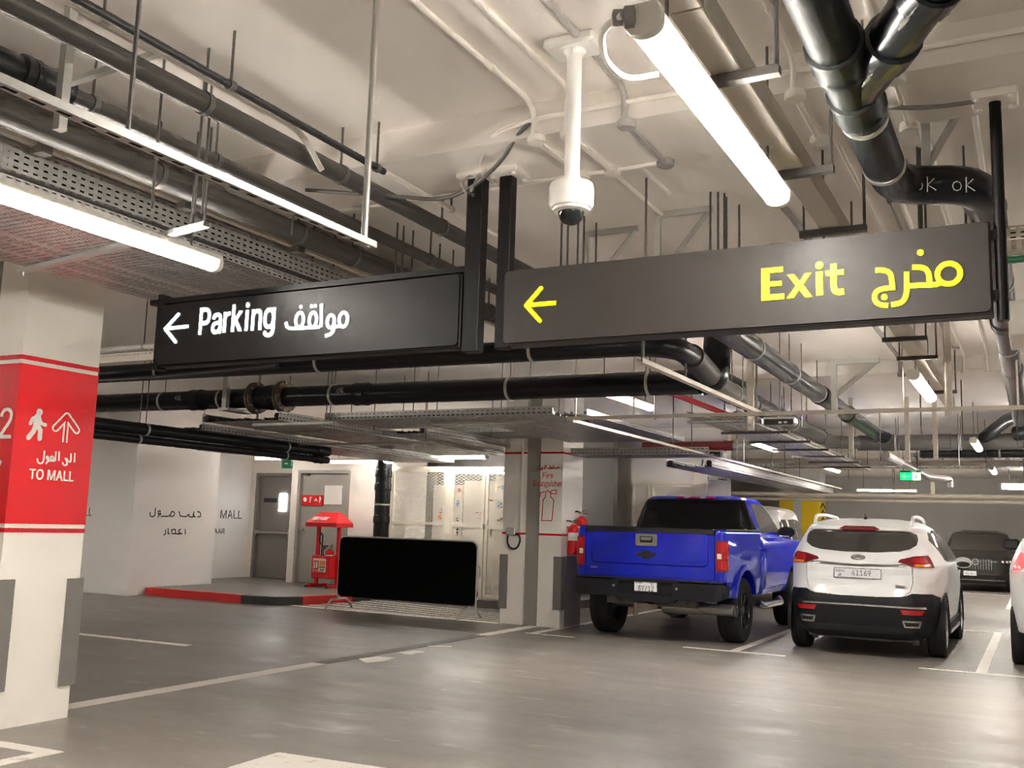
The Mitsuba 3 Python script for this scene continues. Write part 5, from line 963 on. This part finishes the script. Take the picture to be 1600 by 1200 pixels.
# ---------------------------------------------------------------- black car facing the viewpoint, and another beyond the right edge
def facing(label, loc, paint, scale=1.0, rot=180, full=True):
    K = Car('suv', label, loc, rot, scale)
    l2 = [(.22, .12, 4.62, .80, 4, 4), (.30, .06, 4.70, .88, 4, 4), (.50, .0, 4.75, .93, 4, 4.4), (.80, .02, 4.74, .945, 4, 4.4), (.92, .05, 4.66, .94, 4, 4), (.98, .06, 4.45, .935, 4, 4), (1.04, .08, 3.75, .925, 4, 4), (1.09, .09, 3.40, .905, 4, 4.5), (1.3, .2, 3.02, .83, 5, 5), (1.5, .38, 2.66, .74, 5, 5), (1.58, .5, 2.45, .68, 5, 5), (1.65, .9, 2.1, .50, 4, 4)]
    b = zloft(l2); i1 = zloft(l2, dw=.008); ar = sum((xcyl(x0, x1, y, .36, .41) for x0, x1 in ((-1.3, -.6), (.6, 1.3)) for y in (.95, 3.80)), m3.Manifold())
    K.add('body', b-ar, paint, 35)
    K.add('windscreen', tri((i1 ^ pxz([(-.78, 1.10), (-.66, 1.55), (.66, 1.55), (.78, 1.10)], 2.3, 4.2))-b), 'm_glassgrey', 35, 'dark windscreen')
    gr = Polygon([(-.50, .92), (.50, .92), (.44, .66), (.30, .56), (-.30, .56), (-.44, .66)])
    k = K.add('grille', tri((i1 ^ pxz(gr, 4.3, 5))-b), 'm_black', 35, 'black grille')
    for j in range(-6, 7): K.add('grille_bar', tri((zloft(l2, dw=.014) ^ pxz(sbox(j*.065-.006, .60, j*.065+.006, .88), 4.3, 5))-i1), 'm_steel', 35, parent=k)
    K.add('emblem', tri((zloft(l2, dw=.03) ^ pxz(unary_union([Point(0, .80).buffer(.085).difference(Point(0, .80).buffer(.062)), stroke([(-.05, .82), (0, .80), (.05, .82)], .02)]), 4.5, 5))-i1) if 0 else lathe([(.062, 0), (.085, 0), (.085, .012), (.062, .012), (.062, 0)], (0, 4.76, .80), (0, 1, 0), 24), 'm_chrome', 35, 'round chrome emblem', parent=k)
    K.add('emblem_wings', extr(unary_union([stroke([(-.05, .83), (0, .79), (.05, .83)], .018)]), .01, (0, 4.765, 0), (1, 0, 0), (0, 0, 1), w=(0, 1, 0)), 'm_chrome', False, parent=k)
    for sx in (-1, 1):
        q = [(sx*.56, .86), (sx*.90, .90), (sx*.92, .78), (sx*.62, .74)][::sx]
        h = K.add('head_lamp', tri((i1 ^ pxz(q, 4.0, 5))-b), 'm_blackgloss', 35, 'head lamp')
        for dx, dz in ((.66, .82), (.76, .82), (.84, .83)): K.add('lamp_cell', lathe([(0, 0), (.032, 0), (.032, .01), (0, .012)], (sx*dx, 4.60 if dx > .8 else 4.68, dz), (0, 1, 0), 10), 'm_lampclear', parent=h)
        for y in (.95, 3.80): K.wheel(sx*.83, y, .36, .23, .24, sx, 'm_alu', 5)
        m = K.add('wing_mirror', bbox(min(sx*.98, sx*1.20), max(sx*.98, sx*1.20), 3.02, 3.14, 1.06, 1.22, .03), 'm_blackgloss', 35); K.add('mirror_arm', bbox(min(sx*.86, sx*1.0), max(sx*.86, sx*1.0), 3.04, 3.12, 1.05, 1.09, .01), 'm_black', parent=m)
        for w in (Polygon([(1.2, 1.14), (1.3, 1.5), (2.0, 1.54), (2.05, 1.12)]), Polygon([(2.1, 1.12), (2.06, 1.54), (2.4, 1.5), (3.1, 1.14)])): K.add('side_window', tri((i1 ^ pyz(w, .3 if sx > 0 else -1.2, 1.2 if sx > 0 else -.3))-b), 'm_glass', 35)
    K.add('lower_intake', tri((i1 ^ pxz([(-.62, .46), (.62, .46), (.7, .36), (-.7, .36)], 4.3, 5))-b), 'm_black', 35)
    K.add('bumper_strip', tri((i1 ^ pxz([(-.7, .33), (.7, .33), (.7, .305), (-.7, .305)], 4.2, 5))-b), 'm_steel', 35)
    if full:
        kp = K.add('number_plate', box(-.02, .30, 4.755, 4.765, .43, .55), 'm_plate', False, 'white number plate')
        for g in glyphs(affinity.scale(fit(text2d('94514', .1), .03, .45, .25, .50), -1, 1)): K.add('plate_character', extr(g, .003, (0, 4.765, 0), (1, 0, 0), (0, 0, 1), w=(0, 1, 0)), 'm_ink', False, parent=kp)
    return K
facing('black car facing the viewpoint in front of the far grey wall', (-1.52, 34.4, 0), 'm_carblack')
facing('dark car beyond the right edge, only its mirror in view', (.86, 23.6, 0), 'm_carblack', 1.18, full=False)

# ---------------------------------------------------------------- boxy white car behind the pickup
G = Car('suv', 'boxy pale car behind the pickup and the yellow striped column', (-5.08, 18.62, 0), 4, 1.03)
gl_ = [(.3, .05, 4.4, .82, 9, 4), (.5, .0, 4.5, .90, 9, 4), (.95, .0, 4.5, .92, 9, 4), (1.10, .02, 4.35, .915, 9, 4), (1.14, .03, 3.5, .91, 9, 5), (1.2, .04, 3.35, .90, 9, 6), (1.6, .08, 2.9, .83, 9, 6), (1.78, .12, 2.7, .78, 8, 6), (1.85, .25, 2.5, .68, 6, 5), (1.875, .5, 2.2, .5, 5, 4)]
g0 = zloft(gl_); g1 = zloft(gl_, dw=.008)
ga = sum((xcyl(x0, x1, y, .38, .43) for x0, x1 in ((-1.3, -.6), (.6, 1.3)) for y in (.95, 3.6)), m3.Manifold())
G.add('body', g0-ga, 'm_carcream', 35)
G.add('rear_window', tri((g1 ^ pxz(rrect(-.70, .62, 1.18, 1.66, .05), -.2, .6))-g0), 'm_glass', 35, 'black rear window')
for q in (Polygon([(.16, 1.20), (.20, 1.62), (.62, 1.63), (.95, 1.2)]), Polygon([(1.12, 1.22), (.95, 1.63), (1.7, 1.65), (1.75, 1.2)]), Polygon([(1.85, 1.2), (1.8, 1.65), (2.5, 1.6), (3.1, 1.2)])):
    for a, b in ((-1.2, -.3), (.3, 1.2)): G.add('side_window', tri((g1 ^ pyz(q, a, b))-g0), 'm_glassgrey', 35)
for sx in (-1, 1):
    x0, x1 = sorted((sx*.74, sx*1.1)); k = G.add('corner_lamp', tri((g1 ^ man(box(x0, x1, -.1, .35, .96, 1.12)))-g0), 'm_lampclear', 35, 'clear lamp cluster with a dark grid')
    for j in range(3): G.add('lamp_grid', tri((zloft(gl_, dw=.012) ^ man(box(x0, x1, -.1, .35, .985+.045*j, .997+.045*j)))-g1), 'm_black', 35, parent=k)
    for y in (.95, 3.6): G.wheel(sx*.80, y, .38, .23, .24, sx, 'm_alu', 5)
G.add('bumper', bbox(-.9, .9, -.06, .1, .42, .66, .03), 'm_clad')

# ================================================================ OBJECTS ON THE FLOOR
# crowd barrier with a black cover
k = thing('crowd_barrier', 'crowd barrier wrapped in a plain black cloth, in front of the mesh cage', 'barrier')
bx0, bx1, by = -10.02, -7.47, 13.05
cov = rrect(bx0, bx1, .205, 1.145, .09)
me = extr(cov, .05, (0, by+.025, 0), (1, 0, 0), (0, 0, 1), w=(0, -1, 0)); part(k, 'cloth_cover', me, 'm_cloth', 30, 'plain black cloth cover')
part(k, 'tube_frame', cat([tube([(bx0-.01, by, .15), (bx0-.01, by, 1.08), (bx0+.06, by, 1.155), (bx1-.06, by, 1.155), (bx1+.01, by, 1.08), (bx1+.01, by, .15)], .016, 10, .06)]), 'm_galvflat')
for x in (bx0+.02, bx1-.10):
    part(k, 'leg', tube([(x-.02, by-.33, .01), (x, by-.20, .16), (x, by+.20, .16), (x+.02, by+.33, .01)], .017, 10, .05), 'm_galvflat', 40)
    part(k, 'leg_socket', cyl((x, by, .15), (x, by, .26), .018, 10), 'm_galvflat')
part(k, 'coupling_hook', tube([(bx1+.01, by, .80), (bx1+.06, by, .79), (bx1+.065, by, .62)], .008, 8, .02), 'm_steel'); part(k, 'coupling_hook', tube([(bx1, by, .42), (bx1+.04, by, .40), (bx1+.02, by, .34)], .008, 8, .02), 'm_black')
# fire point stand
fx, fy, fz = -12.07, 15.33, .13
k = thing('fire_point_stand', 'red fire point stand with a sloped roof, in front of the grey service door', 'fire point')
roof = m3.Manifold.hull_points(np.array([[fx+a*.37, fy+b*.26, fz+z] for a in (-1, 1) for b in (-1, 1) for z in (1.14, 1.22)]+[[fx+a*.22, fy+.02+b*.05, fz+1.42] for a in (-1, 1) for b in (-1, 1)], np.float32).tolist())
part(k, 'roof', tri(roof), 'm_red', 20)
v_ = np.array([0, .17, .20]); v_ = v_/np.linalg.norm(v_)
part(k, 'roof_lettering', cat([extr(g, .008, np.array([fx-.24, fy-.262, fz+1.225])+v_*.05, (1, 0, 0), v_) for g in polys(affinity.skew(fit(text2d('FIRE POINT', .1, True), 0, 0, .37, .085), 14))]), 'm_white', False, 'white FIRE POINT lettering')
for sx in (-1, 1):
    x = fx+sx*.245; part(k, 'post', bbox(x-.035, x+.035, fy-.03, fy+.03, fz, fz+1.18, .006), 'm_red')
    part(k, 'foot', bbox(x-.03, x+.03, fy-.30, fy+.30, fz, fz+.055, .006), 'm_red'); part(k, 'foot_end', box(x-.026, x+.026, fy-.304, fy-.30, fz+.004, fz+.051), 'm_black')
part(k, 'box', tri(man(bbox(fx-.225, fx+.225, fy-.20, fy+.16, fz+.17, fz+.60, .012))-man(box(fx-.205, fx+.205, fy-.18, fy+.14, fz+.3, fz+1))), 'm_red')
p = part(k, 'instruction_panel', box(fx-.185, fx+.125, fy-.206, fy-.20, fz+.29, fz+.545), 'm_cream', False, 'instruction panel')
for a, b, c, d, m in ((-.175, -.045, .33, .50, 'm_red'), (-.175, -.045, .295, .32, 'm_red'), (-.02, .11, .42, .50, 'm_amber'), (-.02, .11, .37, .40, 'm_grey'), (-.01, .10, .33, .35, 'm_grey'), (-.01, .09, .30, .32, 'm_grey')): part(p, 'panel_print', box(fx+a, fx+b, fy-.209, fy-.206, fz+c, fz+d), m, False)
for a in (-.155, -.10): part(p, 'panel_print', box(fx+a, fx+a+.035, fy-.212, fy-.209, fz+.36, fz+.48), 'm_white', False)
def extinguisher(x, y, z, label, h=.52, r=.075, wall=True):
    k = thing('fire_extinguisher', label, 'fire extinguisher')
    part(k, 'cylinder', lathe([(0, 0), (r, 0), (r, .012), (r*.985, .02), (r, .03), (r, h*.80), (r*.88, h*.88), (r*.5, h*.95), (r*.28, h*.97), (0, h*.97)], (x, y, z), (0, 0, 1), 28), 'm_red', 40)
    part(k, 'label', lathe([(r+.002, h*.45), (r+.002, h*.70)], (x, y, z), (0, 0, 1), 28), 'm_white', True, 'white label')
    part(k, 'valve', cat([cyl((x, y, z+h*.96), (x, y, z+h*1.06), .02, 10), box(x-.03, x+.03, y-.015, y+.015, z+h*1.03, z+h*1.09)]), 'm_steel')
    part(k, 'handle', cat([tube([(x, y, z+h*1.09), (x+.09, y-.05, z+h*1.15)], .008, 6), tube([(x, y, z+h*1.05), (x+.10, y-.05, z+h*1.03)], .008, 6)]), 'm_brownsteel')
    part(k, 'hose', tube([(x-.02, y, z+h*1.05), (x-.10, y-.02, z+h*1.12), (x-.14, y-.03, z+h*.9), (x-.12, y-.04, z+h*.5)], .011, 8, .06), 'm_black')
    return k
extinguisher(fx+.07, fy-.03, fz+.32, 'red extinguisher standing in the fire point box', .42, .08)
k = solo('fire_hook', cat([tube([(fx-.13, fy-.04, fz+.35), (fx-.11, fy-.04, fz+.98), (fx-.16, fy-.04, fz+1.03), (fx-.19, fy-.04, fz+.85), (fx-.02, fy-.04, fz+.72)], .012, 8, .05), tube([(fx-.08, fy-.04, fz+.35), (fx-.08, fy-.04, fz+.78)], .01, 8)]), 'm_black', 'black hose and hook standing in the fire point box', 'hose')
# two extinguishers on the far column, facing the pickup
extinguisher(-5.93, 13.14, 1.03, 'red extinguisher with a white label hanging on the far column', .44, .078)
extinguisher(-5.93, 13.44, 1.05, 'second extinguisher on the far column, half hidden by the tail lamp', .55, .085)
for y in (13.14, 13.44): struct('wall_bracket', box(-6.03, -5.95, y-.02, y+.02, 1.40, 1.43), 'm_steel', cm)
# grey junction box with a cable loop and conduit on the far column
k = solo('junction_box', bbox(-6.91, -6.76, 12.90, 12.95, 1.275, 1.385, .012), 'm_galvflat', 'grey junction box on the left half of the far column', 'junction box')
part(k, 'cable_loop', tube([(-6.80, 12.925, 1.28), (-6.70, 12.92, 1.30), (-6.67, 12.92, 1.20), (-6.72, 12.92, 1.09), (-6.82, 12.92, 1.07), (-6.89, 12.92, 1.15), (-6.88, 12.92, 1.28)], .014, 10, .08), 'm_black')
solo('conduit', tube([(-6.685, 12.935, 1.35), (-6.685, 12.935, 2.72)], .016, 10), 'm_conduit', 'pale vertical conduit on the far column', 'conduit')
# vertical soil pipe by the cages
k = solo('riser_pipe', cyl((-10.82, 15.28, .13), (-10.82, 15.28, 2.9), .145, 28), 'm_pipeblack', 'black vertical riser pipe left of the mesh cage', 'pipe')
for z in (1.0, 1.45, 2.05, 2.3): part(k, 'socket', lathe([(.145, -.07), (.158, -.065), (.162, -.03), (.150, .07), (.145, .075)], (-10.82, 15.28, z), (0, 0, 1), 28), 'm_pipeblack')
part(k, 'strap', ring((-10.82, 15.28, 1.72), (0, 0, 1), .152, .03, .006, 28), 'm_galvflat')
# ---------------------------------------------------------------- mesh cages
def cage_panel(parent, name, x0, x1, y, z0, z1, mid=None, fw=.055, pitch=(.098, .050)):
    fr = tri(man(bbox(x0, x1, y-.02, y+.02, z0, z1, .004))-man(box(x0+fw, x1-fw, y-1, y+1, z0+fw, z1-fw)))
    k = part(parent, name, fr, 'm_cage', 25)
    zs = [z0+fw]+([mid-.025, mid+.025] if mid else [])+[z1-fw]
    if mid: part(k, 'cross_rail', box(x0+fw, x1-fw, y-.018, y+.018, mid-.025, mid+.025), 'm_cage')
    for a, b in zip(zs[::2], zs[1::2]): part(k, 'wire_mesh', diamond((x0+fw, y, a), (1, 0, 0), (0, 0, 1), x1-x0-2*fw, b-a, *pitch, .010), 'm_cage', False, kind='stuff')
    return k
k = thing('mesh_cage', 'cream steel mesh cage with doors, behind the black barrier', 'cage')
cage_panel(k, 'side_panel', -10.62, -9.42, 15.28, .134, 2.385, 1.40); cage_panel(k, 'door', -9.32, -8.62, 15.28, .134, 2.385, 1.38); cage_panel(k, 'door', -8.60, -7.75, 15.28, .134, 2.385, 1.36)
part(k, 'post', box(-9.42, -9.32, 15.26, 15.30, .134, 2.385), 'm_cage'); part(k, 'top_rail', box(-10.62, -7.4, 15.26, 15.32, 2.385, 2.43), 'm_cage')
part(k, 'lock_plate', box(-8.63, -8.59, 15.245, 15.26, 1.33, 1.42), 'm_steel')
def cabinet(x0, x1, y, z1, label):
    k = solo('electrical_cabinet', bbox(x0, x1, y, y+.5, .13, z1, .008), 'm_cabinet', label, 'cabinet')
    part(k, 'door', bbox(x0+.02, x1-.02, y-.012, y, .2, z1-.04, .004), 'm_cabinet'); part(k, 'lock_handle', box(x1-.09, x1-.06, y-.03, y-.012, 1.2, 1.34), 'm_black'); return k
c1 = cabinet(-10.0, -9.36, 15.75, 2.12, 'white electrical cabinet with yellow warning stickers, left inside the mesh cage'); c2 = cabinet(-9.34, -8.65, 15.75, 2.2, 'white electrical cabinet behind the middle mesh door'); c3 = cabinet(-8.60, -7.72, 15.60, 2.28, 'white electrical cabinet with blue and red stickers, right inside the mesh cage')
def sticker(c, x, z, w, h, y, m, rnd=False): part(c, 'sticker', extr(Point(x, z).buffer(w/2) if rnd else sbox(x-w/2, z-h/2, x+w/2, z+h/2), .003, (0, y, 0), (1, 0, 0), (0, 0, 1), w=(0, -1, 0)), m, False)
for x, z, m in ((-9.83, 1.52, 'm_amber'), (-9.72, 1.52, 'm_white'), (-9.61, 1.52, 'm_amber')): sticker(c1, x, z, .09, .09, 15.737, m, True)
for j in range(3): sticker(c1, -9.72, 1.60+.035*j, .28-.05*j, .016, 15.737, 'm_redline')
sticker(c1, -9.45, 1.78, .06, .11, 15.737, 'm_bluesticker'); sticker(c1, -9.43, 2.02, .07, .07, 15.737, 'm_lampred', True)
for j in range(5): sticker(c1, -9.46+.03*(j % 3), 1.47+.035*(j//2), .03, .025, 15.737, 'm_ink')
for j in range(4): sticker(c2, -8.95+.05*(j % 2), 1.62-.05*j, .22-.03*j, .018, 15.737, ('m_brown', 'm_redline')[j % 2])
sticker(c2, -9.18, 1.98, .10, .07, 15.737, 'm_white'); sticker(c2, -8.8, 1.85, .16, .03, 15.737, 'm_lampred')
sticker(c3, -8.44, 2.08, .07, .07, 15.587, 'm_bluesticker', True); sticker(c3, -8.52, 2.08, .06, .06, 15.587, 'm_amber', True); sticker(c3, -8.49, 1.76, .10, .10, 15.587, 'm_bluesticker'); sticker(c3, -8.33, 1.76, .10, .10, 15.587, 'm_lampred')
for a, b in ((-.02, .02), (.02, -.02)):
    for base in (-8.49, -8.33): sticker(c3, base+a, 1.76+b, .035, .035, 15.584, 'm_white')
for j in range(8): sticker(c3, -8.50+.045*(j % 4), 1.47+.035*(j//4)+.012*(j % 4), .035, .028, 15.587, 'm_ink')
k = thing('mesh_cage', 'grey-cream mesh door cage in the white wall behind the far column', 'cage')
cage_panel(k, 'door', -6.55, -5.72, 18.14, .05, 2.28, None, pitch=(.075, .05)); cage_panel(k, 'side_panel', -5.70, -5.44, 18.10, .05, 2.28, None, .03, pitch=(.06, .03)); cage_panel(k, 'side_panel', -6.95, -6.57, 18.14, .05, 2.28, None, .05, pitch=(.06, .03))
part(k, 'top_frame', box(-6.98, -5.42, 18.10, 18.17, 2.28, 2.34), 'm_cage'); part(k, 'top_panel', box(-5.70, -5.44, 18.11, 18.12, 2.34, 2.62), 'm_cage')
k = solo('wall_box', bbox(-5.42, -5.24, 18.10, 18.2, 2.36, 2.56, .01), 'm_galvflat', 'grey electrical box high on the white wall above the pickup cab', 'electrical box'); part(k, 'cover_loop', tube([(-5.40, 18.09, 2.38), (-5.37, 18.07, 2.52), (-5.33, 18.09, 2.54)], .008, 6, .03), 'm_white')
